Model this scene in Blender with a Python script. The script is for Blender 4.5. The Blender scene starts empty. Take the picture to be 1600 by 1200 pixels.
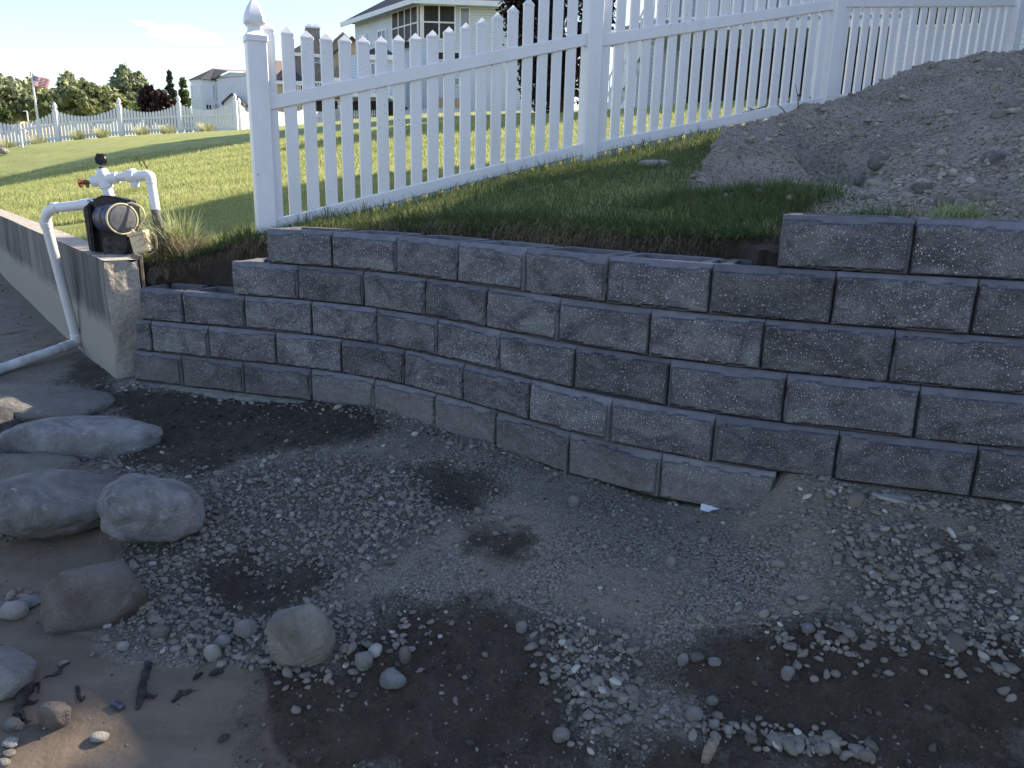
import bpy, bmesh, math, random
import numpy as np
from mathutils import Vector, Matrix
random.seed(7); RNG = np.random.default_rng(11)
R = math.radians
# ------------------------------------------------------------------ camera, world, sun, exposure
E = 1.65                      # eye height above the foreground beach
F, PITCH, ROLL = 1188.54, 0.25876, 0.024492
SUN_AZ, SUN_EL = 31.5, 31.7   # azimuth measured from +X towards +Y
sc = bpy.context.scene
cp, sp, cr, sr = math.cos(PITCH), math.sin(PITCH), math.cos(ROLL), math.sin(ROLL)
FWD = np.array([0, cp, -sp]); UP0 = np.array([0, sp, cp]); RT0 = np.array([1., 0, 0])
RT = RT0 * cr + UP0 * sr; UP = UP0 * cr - RT0 * sr
cam_d = bpy.data.cameras.new('camera'); cam = bpy.data.objects.new('camera', cam_d)
sc.collection.objects.link(cam); sc.camera = cam
cam_d.sensor_width = 36; cam_d.lens = F / 1600 * 36; cam_d.clip_end = 3000; cam_d.clip_start = .05
m = Matrix([[RT[0], UP[0], -FWD[0], 0], [RT[1], UP[1], -FWD[1], 0], [RT[2], UP[2], -FWD[2], E], [0, 0, 0, 1]])
cam.matrix_world = m
sc.render.resolution_x, sc.render.resolution_y = 1024, 768
sc.view_settings.view_transform = 'Standard'; sc.view_settings.look = 'None'
sc.view_settings.gamma = 1; sc.view_settings.exposure = 1.6

def ray(px, py):
    return FWD + RT * ((px - 800) / F) - UP * ((py - 600) / F)
def gp(px, py, y):            # world point on the sight line of a photo pixel at forward distance y
    d = ray(px, py); p = d * (y / d[1]); p[2] += E; return p
def gz(px, py, z):
    d = ray(px, py); p = d * ((z - E) / d[2]); p[2] = z; return p

w = bpy.data.worlds.new('World'); sc.world = w; w.use_nodes = True
nt = w.node_tree; nt.nodes.clear()
def wn(t, **k):
    n = nt.nodes.new(t)
    for a, b in k.items(): setattr(n, a, b)
    return n
sky = wn('ShaderNodeTexSky', sky_type='NISHITA', sun_disc=False, sun_elevation=R(SUN_EL), sun_rotation=R(90 - SUN_AZ),
         altitude=200, air_density=1.15, dust_density=.8, ozone_density=1.2)
bg = wn('ShaderNodeBackground'); bg.inputs['Strength'].default_value = .09
out = wn('ShaderNodeOutputWorld')
tc = wn('ShaderNodeTexCoord')
def dotn(vec):
    n = wn('ShaderNodeVectorMath', operation='DOT_PRODUCT'); n.inputs[1].default_value = tuple(vec)
    nt.links.new(tc.outputs['Generated'], n.inputs[0]); return n.outputs['Value']
def mth(op, a, b=None, c=None, clamp=False):
    n = wn('ShaderNodeMath', operation=op); n.use_clamp = clamp
    for i, s in enumerate((a, b, c)):
        if s is None: continue
        if isinstance(s, (int, float)): n.inputs[i].default_value = s
        else: nt.links.new(s, n.inputs[i])
    return n.outputs[0]
def cloud(px, py, wx, wy, tilt, k, sc_):
    d = ray(px, py); d = d / np.linalg.norm(d)
    a = np.cross(d, [0, 0, 1]); a /= np.linalg.norm(a); b = np.cross(a, d)
    ct, st = math.cos(tilt), math.sin(tilt)
    a, b = a * ct + b * st, b * ct - a * st
    u = mth('DIVIDE', dotn(a), wx / F); v = mth('DIVIDE', dotn(b), wy / F)
    r2 = mth('ADD', mth('MULTIPLY', u, u), mth('MULTIPLY', v, v))
    g = mth('EXPONENT', mth('MULTIPLY', r2, -1.0))
    front = mth('GREATER_THAN', dotn(d), 0.3)
    mp = wn('ShaderNodeMapping'); mp.inputs['Scale'].default_value = (sc_, sc_, sc_ * 3.2)
    nt.links.new(tc.outputs['Generated'], mp.inputs[0])
    no = wn('ShaderNodeTexNoise'); no.inputs['Scale'].default_value = 1; no.inputs['Detail'].default_value = 7
    no.inputs['Roughness'].default_value = .62; no.inputs['Distortion'].default_value = .6
    nt.links.new(mp.outputs[0], no.inputs['Vector'])
    f = mth('MULTIPLY', mth('SUBTRACT', mth('ADD', no.outputs['Fac'], g), 1.08), k * 3.0, clamp=True)
    return mth('MULTIPLY', mth('MULTIPLY', f, g), front, clamp=True)
c1 = cloud(288, 54, 58, 17, -.03, .55, 22)
c2 = cloud(232, 38, 34, 6, -.12, .35, 22)
c3 = cloud(60, 130, 330, 30, 0.02, .10, 5)
tot = mth('ADD', mth('ADD', c1, c2), mth('MULTIPLY', c3, .5), clamp=True)
mix = wn('ShaderNodeMix', data_type='RGBA'); nt.links.new(tot, mix.inputs['Factor'])
tintn = wn('ShaderNodeMix', data_type='RGBA', blend_type='MULTIPLY'); tintn.inputs['Factor'].default_value = 1; tintn.inputs['B'].default_value = (1.03, .98, 1.035, 1)
nt.links.new(sky.outputs[0], tintn.inputs['A']); nt.links.new(tintn.outputs['Result'], mix.inputs['A']); mix.inputs['B'].default_value = (15, 15.2, 15.6, 1)
nt.links.new(mix.outputs['Result'], bg.inputs['Color']); nt.links.new(bg.outputs[0], out.inputs[0])

sun_d = bpy.data.lights.new('sun', 'SUN'); sun = bpy.data.objects.new('sun', sun_d); sc.collection.objects.link(sun)
sun_d.energy = 4.4; sun_d.angle = R(.6); sun_d.color = (1, .86, .68)
SD = Vector((math.cos(R(SUN_AZ)) * math.cos(R(SUN_EL)), math.sin(R(SUN_AZ)) * math.cos(R(SUN_EL)), math.sin(R(SUN_EL))))
sun.rotation_euler = SD.to_track_quat('Z', 'Y').to_euler(); sun.location = SD * 30

# ------------------------------------------------------------------ noise (numpy)
def _h(ix, iy, iz, seed):
    h = (ix * 374761393 + iy * 668265263 + iz * 2147483647 + seed * 1274126177).astype(np.int64) & 0xffffffff
    h = ((h ^ (h >> 13)) * 1274126177) & 0xffffffff
    h = ((h ^ (h >> 16)) * 2246822519) & 0xffffffff
    return ((h ^ (h >> 15)) & 0xffffff) / float(0xffffff)
def vnoise(x, y, z=0., seed=0):
    x, y, z = np.broadcast_arrays(np.asarray(x, float), np.asarray(y, float), np.asarray(z, float))
    ix, iy, iz = np.floor(x).astype(np.int64), np.floor(y).astype(np.int64), np.floor(z).astype(np.int64)
    fx, fy, fz = x - ix, y - iy, z - iz
    fx, fy, fz = [t * t * (3 - 2 * t) for t in (fx, fy, fz)]
    r = 0
    for a in (0, 1):
        for b in (0, 1):
            for c in (0, 1):
                r = r + _h(ix + a, iy + b, iz + c, seed) * (fx if a else 1 - fx) * (fy if b else 1 - fy) * (fz if c else 1 - fz)
    return r * 2 - 1
def fbm(x, y, z=0., oct=4, seed=0, gain=.5):
    r = 0; a = 1; s = 0
    for o in range(oct):
        r = r + a * vnoise(x * 2 ** o + 17.3 * o, y * 2 ** o + 5.1 * o, z * 2 ** o + 9.7 * o, seed + o); s += a; a *= gain
    return r / s
def sstep(a, b, x):
    t = np.clip((x - a) / (b - a), 0, 1); return t * t * (3 - 2 * t)

# ------------------------------------------------------------------ objects
def link(o): sc.collection.objects.link(o); return o
def props(o, label=None, cat=None, group=None, kind=None):
    if label: o['label'] = label
    if cat: o['category'] = cat
    if group: o['group'] = group
    if kind: o['kind'] = kind
    return o
def thing(name, label, cat, loc, group=None):
    o = bpy.data.objects.new(name, None); o.location = tuple(float(c) for c in loc); o.empty_display_size = .1
    link(o); return props(o, label, cat, group)
def big_mesh(name, V, faces, mat, parent=None, smooth=False, attrs=None, origin=None):
    """faces: list of (n,k) int arrays"""
    V = np.asarray(V, dtype=np.float64)
    me = bpy.data.meshes.new(name)
    org = np.zeros(3)
    if parent is not None:
        rt = parent
        while rt.parent: rt = rt.parent
        org = np.array(rt.location)
    elif origin is not None: org = np.asarray(origin, float)
    V = V - org
    if isinstance(faces, np.ndarray): faces = [faces]
    faces = [np.asarray(f, dtype=np.int64) for f in faces if len(f)]
    nl = sum(f.size for f in faces); nf = sum(len(f) for f in faces)
    me.vertices.add(len(V)); me.vertices.foreach_set('co', V.astype(np.float32).ravel())
    me.loops.add(nl); me.loops.foreach_set('vertex_index', np.concatenate([f.ravel() for f in faces]).astype(np.int32))
    st = []; c = 0
    for f in faces:
        st.append(c + np.arange(len(f)) * f.shape[1]); c += f.size
    me.polygons.add(nf); me.polygons.foreach_set('loop_start', np.concatenate(st).astype(np.int32))
    me.update(calc_edges=True)
    me.polygons.foreach_set('use_smooth', np.full(nf, smooth)); 
    for k, a in (attrs or {}).items():
        at = me.attributes.new(k, 'FLOAT', 'POINT'); at.data.foreach_set('value', np.asarray(a, np.float32))
    if mat: me.materials.append(mat)
    o = bpy.data.objects.new(name, me); link(o)
    if parent is not None: o.parent = parent
    else: o.location = tuple(org)
    return o
class MB:
    def __init__(s): s.v = []; s.f = []; s.m = []
    def add(s, V, Fc, mi=0):
        n = len(s.v); s.v += [tuple(map(float, p)) for p in V]
        s.f += [tuple(i + n for i in f) for f in Fc]; s.m += [mi] * len(Fc); return s
    def box(s, c, size, ax=None, mi=0, bevel=0):
        """c centre, size full sizes, ax 3x3 rows = local axes"""
        ax = np.eye(3) if ax is None else np.asarray(ax, float); c = np.asarray(c, float); h = np.asarray(size, float) / 2
        bm = bmesh.new(); bmesh.ops.create_cube(bm, size=1)
        for v in bm.verts: v.co = Vector((v.co.x * h[0] * 2, v.co.y * h[1] * 2, v.co.z * h[2] * 2))
        if bevel: bmesh.ops.bevel(bm, geom=bm.edges[:], offset=bevel, segments=2, affect='EDGES', profile=.5)
        bm.verts.index_update()
        V = [c + ax[0] * v.co.x + ax[1] * v.co.y + ax[2] * v.co.z for v in bm.verts]
        s.add(V, [[v.index for v in f.verts] for f in bm.faces], mi); bm.free(); return s
    def prism(s, poly, z0, z1, mi=0):
        n = len(poly); 
        zz0 = z0 if hasattr(z0, '__len__') else [z0] * n; zz1 = z1 if hasattr(z1, '__len__') else [z1] * n
        V = [(p[0], p[1], zz0[i]) for i, p in enumerate(poly)] + [(p[0], p[1], zz1[i]) for i, p in enumerate(poly)]
        Fc = [tuple(range(n))[::-1], tuple(range(n, 2 * n))] + [(i, (i + 1) % n, n + (i + 1) % n, n + i) for i in range(n)]
        return s.add(V, Fc, mi)
    def tube(s, pts, r, seg=14, mi=0, cap=True):
        pts = [np.asarray(p, float) for p in pts]; n = len(pts)
        rr = r if hasattr(r, '__len__') else [r] * n
        t0 = pts[1] - pts[0]; t0 = t0 / np.linalg.norm(t0)
        a = np.cross(t0, [0, 0, 1]); 
        if np.linalg.norm(a) < .1: a = np.cross(t0, [1, 0, 0])
        a /= np.linalg.norm(a); V = []
        for i in range(n):
            t = (pts[min(i + 1, n - 1)] - pts[max(i - 1, 0)]); t = t / (np.linalg.norm(t) + 1e-12)
            a = a - t * np.dot(a, t); a /= np.linalg.norm(a); b = np.cross(t, a)
            for k in range(seg):
                q = 2 * math.pi * k / seg; V.append(pts[i] + (a * math.cos(q) + b * math.sin(q)) * rr[i])
        Fc = [(i * seg + k, i * seg + (k + 1) % seg, (i + 1) * seg + (k + 1) % seg, (i + 1) * seg + k) for i in range(n - 1) for k in range(seg)]
        if cap: Fc += [tuple(range(seg))[::-1], tuple((n - 1) * seg + k for k in range(seg))]
        return s.add(V, Fc, mi)
    def lathe(s, base, prof, ax=(0, 0, 1), seg=20, mi=0, square=False):
        base = np.asarray(base, float); ax = np.asarray(ax, float); ax /= np.linalg.norm(ax)
        a = np.cross(ax, [0, 0, 1.]); a = np.cross(ax, [1., 0, 0]) if np.linalg.norm(a) < .1 else a; a /= np.linalg.norm(a); b = np.cross(ax, a); n = len(prof)
        V = [base + ax * z + (a * math.cos(2 * math.pi * k / seg) + b * math.sin(2 * math.pi * k / seg)) * max(r, 1e-4) for r, z in prof for k in range(seg)]
        Fc = [(i * seg + k, i * seg + (k + 1) % seg, (i + 1) * seg + (k + 1) % seg, (i + 1) * seg + k) for i in range(n - 1) for k in range(seg)]
        return s.add(V, Fc + [tuple(range(seg))[::-1], tuple((n - 1) * seg + k for k in range(seg))], mi)
    def build(s, name, mats, parent=None, smooth=False, origin=None, angle=None):
        me = bpy.data.meshes.new(name); org = np.zeros(3)
        if parent is not None:
            rt = parent
            while rt.parent: rt = rt.parent
            org = np.array(rt.location)
        elif origin is not None: org = np.asarray(origin, float)
        V = np.array(s.v) - org
        me.from_pydata(V.tolist(), [], s.f)
        if not isinstance(mats, (list, tuple)): mats = [mats]
        for mm in mats: me.materials.append(mm)
        me.polygons.foreach_set('material_index', s.m)
        bm = bmesh.new(); bm.from_mesh(me); bmesh.ops.recalc_face_normals(bm, faces=bm.faces)
        if smooth:
            for f in bm.faces: f.smooth = True
            for e in bm.edges:
                if len(e.link_faces) == 2 and e.calc_face_angle(0) > (angle or R(38)): e.smooth = False
        bm.to_mesh(me); bm.free(); me.update()
        o = bpy.data.objects.new(name, me); link(o)
        if parent is not None: o.parent = parent
        else: o.location = tuple(org)
        return o
def bend(pts, rad, n=6):
    """round the corners of a polyline"""
    pts = [np.asarray(p, float) for p in pts]; out_ = [pts[0]]
    for i in range(1, len(pts) - 1):
        a, b, c = pts[i - 1], pts[i], pts[i + 1]
        u = (a - b); v = (c - b); lu, lv = np.linalg.norm(u), np.linalg.norm(v); d = min(rad, lu * .45, lv * .45)
        p0, p1 = b + u / lu * d, b + v / lv * d
        for k in range(n + 1):
            t = k / n; out_.append((1 - t) ** 2 * p0 + 2 * t * (1 - t) * b + t * t * p1)
    return out_ + [pts[-1]]

# ------------------------------------------------------------------ materials
def newmat(name):
    mt = bpy.data.materials.new(name); mt.use_nodes = True; t = mt.node_tree; t.nodes.clear()
    o = t.nodes.new('ShaderNodeOutputMaterial'); b = t.nodes.new('ShaderNodeBsdfPrincipled')
    t.links.new(b.outputs[0], o.inputs[0]); b.inputs['Specular IOR Level'].default_value = .3
    return mt, NT(t), b
class NT:
    def __init__(s, t):
        s.t = t; s.tc = t.nodes.new('ShaderNodeTexCoord'); s.geo = None
    def obj(s): return s.tc.outputs['Object']
    def n(s, t, **k):
        q = s.t.nodes.new(t)
        for a, b in k.items(): setattr(q, a, b)
        return q
    def pos(s):
        if not s.geo: s.geo = s.n('ShaderNodeNewGeometry')
        return s.geo.outputs['Position']
    def L(s, a, b): s.t.links.new(a, b)
    def noise(s, scale, detail=5, rough=.55, vec=None, dist=0, stretch=None, out='Fac'):
        q = s.n('ShaderNodeTexNoise'); q.inputs['Scale'].default_value = scale; q.inputs['Detail'].default_value = detail
        q.inputs['Roughness'].default_value = rough; q.inputs['Distortion'].default_value = dist
        v = vec or s.pos()
        if stretch:
            mp = s.n('ShaderNodeMapping'); mp.inputs['Scale'].default_value = stretch; s.L(v, mp.inputs[0]); v = mp.outputs[0]
        s.L(v, q.inputs['Vector']); return q.outputs[out]
    def vor(s, scale, vec=None, out='Distance', feature='F1', rnd=1):
        q = s.n('ShaderNodeTexVoronoi', feature=feature); q.inputs['Scale'].default_value = scale
        q.inputs['Randomness'].default_value = rnd
        s.L(vec or s.pos(), q.inputs['Vector']); return q.outputs[out]
    def ramp(s, fac, stops, interp='LINEAR'):
        q = s.n('ShaderNodeValToRGB'); q.color_ramp.interpolation = interp
        els = q.color_ramp.elements
        while len(els) > 1: els.remove(els[-1])
        els[0].position = stops[0][0]; els[0].color = col(stops[0][1])
        for p, c in stops[1:]:
            e = els.new(p); e.color = col(c)
        s.L(fac, q.inputs[0]); return q.outputs[0]
    def mix(s, fac, a, b, blend='MIX'):
        q = s.n('ShaderNodeMix', data_type='RGBA'); q.blend_type = blend
        for k, v in (('Factor', fac), ('A', a), ('B', b)):
            if isinstance(v, (int, float)): q.inputs[k].default_value = v if k == 'Factor' else (v, v, v, 1)
            elif isinstance(v, tuple): q.inputs[k].default_value = col(v)
            else: s.L(v, q.inputs[k])
        return q.outputs['Result']
    def m(s, op, a, b=0., clamp=False):
        q = s.n('ShaderNodeMath', operation=op); q.use_clamp = clamp
        for i, v in enumerate((a, b)):
            if isinstance(v, (int, float)): q.inputs[i].default_value = v
            else: s.L(v, q.inputs[i])
        return q.outputs[0]
    def attr(s, name):
        q = s.n('ShaderNodeAttribute', attribute_name=name); return q.outputs['Fac']
    def rnd(s): return s.n('ShaderNodeObjectInfo').outputs['Random']
    def bump(s, h, strength, dist, bsdf, prev=None):
        q = s.n('ShaderNodeBump'); q.inputs['Strength'].default_value = strength; q.inputs['Distance'].default_value = dist
        s.L(h, q.inputs['Height'])
        if prev: s.L(prev, q.inputs['Normal'])
        if bsdf: s.L(q.outputs[0], bsdf.inputs['Normal'])
        return q.outputs[0]
    def base(s, b, c, rough=.8):
        if isinstance(c, tuple): b.inputs['Base Color'].default_value = col(c)
        else: s.L(c, b.inputs['Base Color'])
        if isinstance(rough, (int, float)): b.inputs['Roughness'].default_value = rough
        else: s.L(rough, b.inputs['Roughness'])
def col(c): return tuple(c) + (1,) if len(c) == 3 else tuple(c)
MAT = {}
def simple(name, c, rough=.7, noise_amt=.12, scale=8, bump=0, metallic=0, bscale=60, bdist=.002):
    mt, n, b = newmat(name)
    f = n.noise(scale, 6, .6)
    d = tuple(x * (1 - noise_amt * 1.6) for x in c); l = tuple(min(1, x * (1 + noise_amt)) for x in c)
    n.base(b, n.ramp(f, [(.3, d), (.7, l)]), rough); b.inputs['Metallic'].default_value = metallic
    if bump: n.bump(n.noise(bscale, 4), bump, bdist, b)
    MAT[name] = mt; return mt

# concrete block
mt, n, b = newmat('block'); MAT['block'] = mt
o_ = n.obj(); rn = n.rnd()
offs = n.n('ShaderNodeVectorMath', operation='MULTIPLY_ADD'); cmb = n.n('ShaderNodeCombineXYZ')
for i in range(3): n.L(n.m('MULTIPLY', rn, 37.0 + 11 * i), cmb.inputs[i])
offs.inputs[1].default_value = (1, 1, 1); n.L(o_, offs.inputs[0]); n.L(cmb.outputs[0], offs.inputs[2]); V_ = offs.outputs[0]
big = n.noise(5.6, 7, .68, V_, .9, stretch=(1, 1, 1.5))
c0 = n.ramp(big, [(.34, (.046, .047, .055)), (.46, (.086, .088, .097)), (.56, (.132, .136, .145)), (.70, (.185, .188, .195))])
grain = n.noise(240, 3, .7, V_)
c0 = n.mix(n.m('MULTIPLY', n.m('SUBTRACT', grain, .5), 2.6, True), c0, (.33, .325, .335))
c0 = n.mix(n.m('MULTIPLY', n.m('SUBTRACT', .47, grain), 4.0, True), c0, (.03, .03, .035))
v1 = n.n('ShaderNodeTexVoronoi'); v1.inputs['Scale'].default_value = 74; n.L(V_, v1.inputs['Vector'])
sp1 = n.m('LESS_THAN', v1.outputs['Distance'], .20)
sepc = n.n('ShaderNodeSeparateColor'); n.L(v1.outputs['Color'], sepc.inputs[0])
sp1 = n.m('MULTIPLY', sp1, n.m('GREATER_THAN', sepc.outputs[0], .40))
dens = n.m('ADD', .25, n.m('MULTIPLY', n.m('SUBTRACT', n.noise(7, 3, .6, V_), .35), 3.0, True), True)
c1_ = n.mix(n.m('MULTIPLY', sp1, dens), c0, (.56, .56, .57))
v2 = n.n('ShaderNodeTexVoronoi'); v2.inputs['Scale'].default_value = 150; n.L(V_, v2.inputs['Vector'])
sep2 = n.n('ShaderNodeSeparateColor'); n.L(v2.outputs['Color'], sep2.inputs[0])
c1_ = n.mix(n.m('MULTIPLY', n.m('LESS_THAN', v2.outputs['Distance'], .2), n.m('GREATER_THAN', sep2.outputs[1], .45)), c1_, (.55, .55, .57))
eff = n.m('MULTIPLY', n.m('SUBTRACT', n.noise(9, 6, .7, V_, 1.2), .64), 9, True)
c1_ = n.mix(n.m('MULTIPLY', eff, .55), c1_, (.44, .44, .46))
smoothc = n.ramp(n.noise(14, 5, .6, V_), [(.3, (.085, .086, .10)), (.7, (.135, .136, .152))])
dustf = n.attr('dust')
c2_ = n.mix(n.attr('rough'), smoothc, c1_)
c2_ = n.mix(n.m('MULTIPLY', dustf, .85), c2_, n.ramp(n.noise(30, 5, .6), [(.3, (.13, .128, .125)), (.7, (.20, .196, .19))]))
tone = n.m('ADD', .98, n.m('MULTIPLY', rn, .50)); tv = n.n('ShaderNodeVectorMath', operation='SCALE'); n.L(c2_, tv.inputs[0]); n.L(tone, tv.inputs['Scale'])
n.base(b, tv.outputs[0], .88)
hh = n.m('MULTIPLY', n.m('ADD', n.noise(95, 6, .72, V_), n.m('MULTIPLY', n.noise(28, 3, .6, V_), 1.6)), n.m('ADD', .12, n.attr('rough')))
n.bump(hh, 1, .014, b)

simple('pvc', (.70, .72, .76), .38, .03, 3)
mt, n, b = newmat('pvc_fence'); MAT['pvc_fence'] = mt
spk = n.m('MULTIPLY', n.m('LESS_THAN', n.vor(30), n.m('MULTIPLY', n.noise(2, 2), .17)), n.m('GREATER_THAN', n.noise(2.2, 3), .50))
dirt = n.m('MULTIPLY', n.m('SUBTRACT', n.noise(4, 6, .7, stretch=(1, 1, .35)), .5), 1.3, True)
c = n.mix(dirt, (.74, .755, .79), (.52, .51, .48)); c = n.mix(spk, c, (.16, .14, .13))
n.base(b, c, .36); b.inputs['Specular IOR Level'].default_value = .45
n.bump(n.noise(30, 2), .05, .001, b)

mt, n, b = newmat('seawall'); MAT['seawall'] = mt
st = n.noise(1.1, 6, .7, stretch=(3.2, 3.2, .35), dist=.5)
c = n.ramp(st, [(.38, (.05, .052, .055)), (.5, (.125, .126, .124)), (.62, (.205, .20, .188))])
sx = n.n('ShaderNodeSeparateXYZ'); n.L(n.pos(), sx.inputs[0])
low = n.m('MULTIPLY', n.m('SUBTRACT', n.m('ADD', .62, n.m('MULTIPLY', n.noise(2.4, 5, .7), .22)), sx.outputs[2]), 9, True)
c = n.mix(low, c, (.27, .262, .24))
c = n.mix(n.m('MULTIPLY', n.m('SUBTRACT', n.noise(60, 3), .55), 2, True), c, (.10, .10, .10))
n.base(b, c, .86); h1 = n.m('ADD', n.noise(22, 6, .65), n.m('MULTIPLY', n.vor(45), .3)); n.bump(h1, .5, .006, b)
simple('footing', (.20, .19, .175), .9, .25, 20, .6, bscale=50, bdist=.006)
mt, n, b = newmat('concrete_broken'); MAT['concrete_broken'] = mt
c = n.ramp(n.noise(9, 6, .65), [(.3, (.27, .245, .21)), (.7, (.43, .40, .35))])
c = n.mix(n.m('LESS_THAN', n.vor(38), .16), c, (.2, .185, .165)); n.base(b, c, .9)
n.bump(n.m('ADD', n.noise(14, 6, .7), n.m('MULTIPLY', n.vor(34), .5)), .9, .012, b)

# beach / gravel ground driven by vertex attributes soil, sand
mt, n, b = newmat('ground'); MAT['ground'] = mt
jit = n.m('MULTIPLY', n.m('SUBTRACT', n.noise(7, 6, .7), .5), .9)
soil = n.m('MULTIPLY', n.m('SUBTRACT', n.m('ADD', n.attr('soil'), n.m('MULTIPLY', jit, 1.5)), .30), 2.6, True)
sand = n.m('MULTIPLY', n.m('SUBTRACT', n.m('ADD', n.attr('sand'), n.m('MULTIPLY', jit, .5)), .42), 5, True)
vg = n.n('ShaderNodeTexVoronoi'); vg.inputs['Scale'].default_value = 105; n.L(n.pos(), vg.inputs['Vector'])
sg = n.n('ShaderNodeSeparateColor'); n.L(vg.outputs['Color'], sg.inputs[0])
gcol = n.ramp(sg.outputs[0], [(0, (.14, .122, .10)), (.55, (.225, .20, .168)), (.9, (.275, .25, .215)), (1, (.36, .35, .32))])
gcol = n.mix(n.m('MULTIPLY', n.m('SUBTRACT', vg.outputs['Distance'], .38), 2.2, True), gcol, (.045, .043, .04))
fine = n.ramp(n.noise(160, 4, .7), [(.3, (.155, .134, .108)), (.7, (.27, .24, .198))])
gcol = n.mix(n.m('MULTIPLY', n.m('SUBTRACT', n.noise(2.2, 5, .6), .40), 4, True), gcol, fine)
scol = n.ramp(n.noise(9, 7, .7), [(.3, (.042, .032, .024)), (.55, (.075, .058, .044)), (.8, (.13, .105, .083))])
scol = n.mix(n.m('MULTIPLY', n.m('SUBTRACT', n.noise(90, 3, .6), .6), 3, True), scol, (.14, .125, .11))
dcol = n.ramp(n.noise(3.3, 6, .62, stretch=(1, 2.2, 1)), [(.3, (.10, .078, .058)), (.5, (.14, .11, .082)), (.75, (.18, .145, .11))])
dcol = n.mix(n.m('MULTIPLY', n.m('SUBTRACT', n.noise(210, 2), .58), 3, True), dcol, (.09, .075, .06))
gcol = n.mix(n.m('MULTIPLY', n.attr('coarse'), .72), gcol, (.055, .05, .045)); c = n.mix(soil, gcol, scol); c = n.mix(sand, c, dcol); n.base(b, c, n.m('SUBTRACT', .92, n.m('MULTIPLY', sand, .28)))  # ground under coarse gravel painted dark, standing in for shade between pebbles
gh = n.m('MULTIPLY', n.m('SUBTRACT', 1, vg.outputs['Distance']), n.m('SUBTRACT', 1, sand))
h2 = n.m('ADD', n.m('MULTIPLY', gh, .55), n.m('MULTIPLY', n.noise(45, 6, .7), n.m('SUBTRACT', 1.1, n.m('MULTIPLY', sand, .8))))
h3 = n.bump(h2, .9, .010, None); h4 = n.bump(n.m('MULTIPLY', n.noise(17, 6, .7), soil), 1, .05, None, h3); n.bump(n.noise(4.5, 5, .6), .35, .05, b, h4)

mt, n, b = newmat('mound_dirt'); MAT['mound_dirt'] = mt
c = n.ramp(n.noise(2.3, 6, .65), [(.32, (.19, .158, .122)), (.5, (.30, .26, .21)), (.68, (.385, .34, .285))])
vm = n.n('ShaderNodeTexVoronoi'); vm.inputs['Scale'].default_value = 60; n.L(n.pos(), vm.inputs['Vector'])
sm = n.n('ShaderNodeSeparateColor'); n.L(vm.outputs['Color'], sm.inputs[0])
c = n.mix(n.m('MULTIPLY', n.m('GREATER_THAN', sm.outputs[1], .7), .6), c, (.34, .315, .28))
c = n.mix(n.m('MULTIPLY', n.m('SUBTRACT', vm.outputs['Distance'], .45), 2, True), c, (.09, .075, .06))
n.base(b, c, .92); n.bump(n.m('ADD', n.noise(30, 7, .75), n.m('MULTIPLY', n.m('SUBTRACT', 1, vm.outputs['Distance']), .6)), .9, .022, b)

mt, n, b = newmat('bank_dirt'); MAT['bank_dirt'] = mt
c = n.ramp(n.noise(8, 6, .7), [(.3, (.032, .025, .019)), (.6, (.075, .058, .043)), (.8, (.125, .10, .077))])
n.base(b, c, .95); n.bump(n.noise(22, 7, .75), 1, .03, b)

mt, n, b = newmat('lawn'); MAT['lawn'] = mt
nb = n.noise(1.2, 6, .65, stretch=(1, 2.5, 1)); nf_ = n.noise(42, 4, .75, stretch=(1, 1.8, 1))
c = n.ramp(nb, [(.3, (.23, .265, .085)), (.55, (.31, .345, .12)), (.75, (.40, .415, .18))])
c = n.mix(n.m('MULTIPLY', n.m('SUBTRACT', nf_, .5), 2.6, True), c, (.42, .44, .17))
c = n.mix(n.m('MULTIPLY', n.m('SUBTRACT', .44, nf_), 4, True), c, (.08, .125, .025))
n.base(b, c, .8); n.bump(n.noise(26, 6, .8, stretch=(1, 1.6, 1)), .8, .06, b)

def leafmat(name, c0, c1, c2, rough=.6, trans=.25):
    mt, n, b = newmat(name)
    f = n.attr('tint'); c = n.ramp(f, [(0, c0), (.5, c1), (1, c2)])
    n.base(b, c, rough); b.inputs['Specular IOR Level'].default_value = .25
    tr = n.n('ShaderNodeBsdfTranslucent'); n.L(c, tr.inputs[0]); ms = n.n('ShaderNodeMixShader'); ms.inputs[0].default_value = trans
    n.L(b.outputs[0], ms.inputs[1]); n.L(tr.outputs[0], ms.inputs[2])
    outn = [q for q in n.t.nodes if q.type == 'OUTPUT_MATERIAL'][0]; n.L(ms.outputs[0], outn.inputs[0])
    MAT[name] = mt; return mt
leafmat('grass', (.20, .23, .085), (.37, .405, .155), (.60, .60, .32), .6, .5)  # lawn blade colours brightened for a sunlit look
leafmat('grass_mid_shaded', (.05, .075, .028), (.115, .15, .055), (.27, .29, .13), .6, .35)  # darker copy of grass: shade on the slope painted into the colour
leafmat('grass_shaded', (.04, .07, .025), (.085, .125, .045), (.20, .21, .09), .6, .3)  # darkest copy of grass, with shade put into the blade colours
leafmat('dry_grass', (.13, .10, .065), (.27, .22, .145), (.46, .41, .29), .75, .25)
leafmat('weed', (.14, .19, .07), (.30, .34, .15), (.55, .54, .36), .55, .35)
leafmat('leaf_olive', (.13, .155, .08), (.26, .29, .14), (.42, .43, .22))
leafmat('leaf_green', (.05, .075, .03), (.12, .16, .06), (.22, .26, .11))
leafmat('leaf_grey', (.12, .145, .09), (.23, .265, .15), (.36, .39, .24))
leafmat('leaf_purple', (.010, .006, .008), (.026, .014, .016), (.075, .045, .035), .5, .12)
leafmat('leaf_spruce', (.03, .05, .03), (.06, .09, .055), (.11, .145, .10))
leafmat('leaf_plum', (.018, .010, .012), (.035, .018, .02), (.07, .04, .036), .6, .15)
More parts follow.
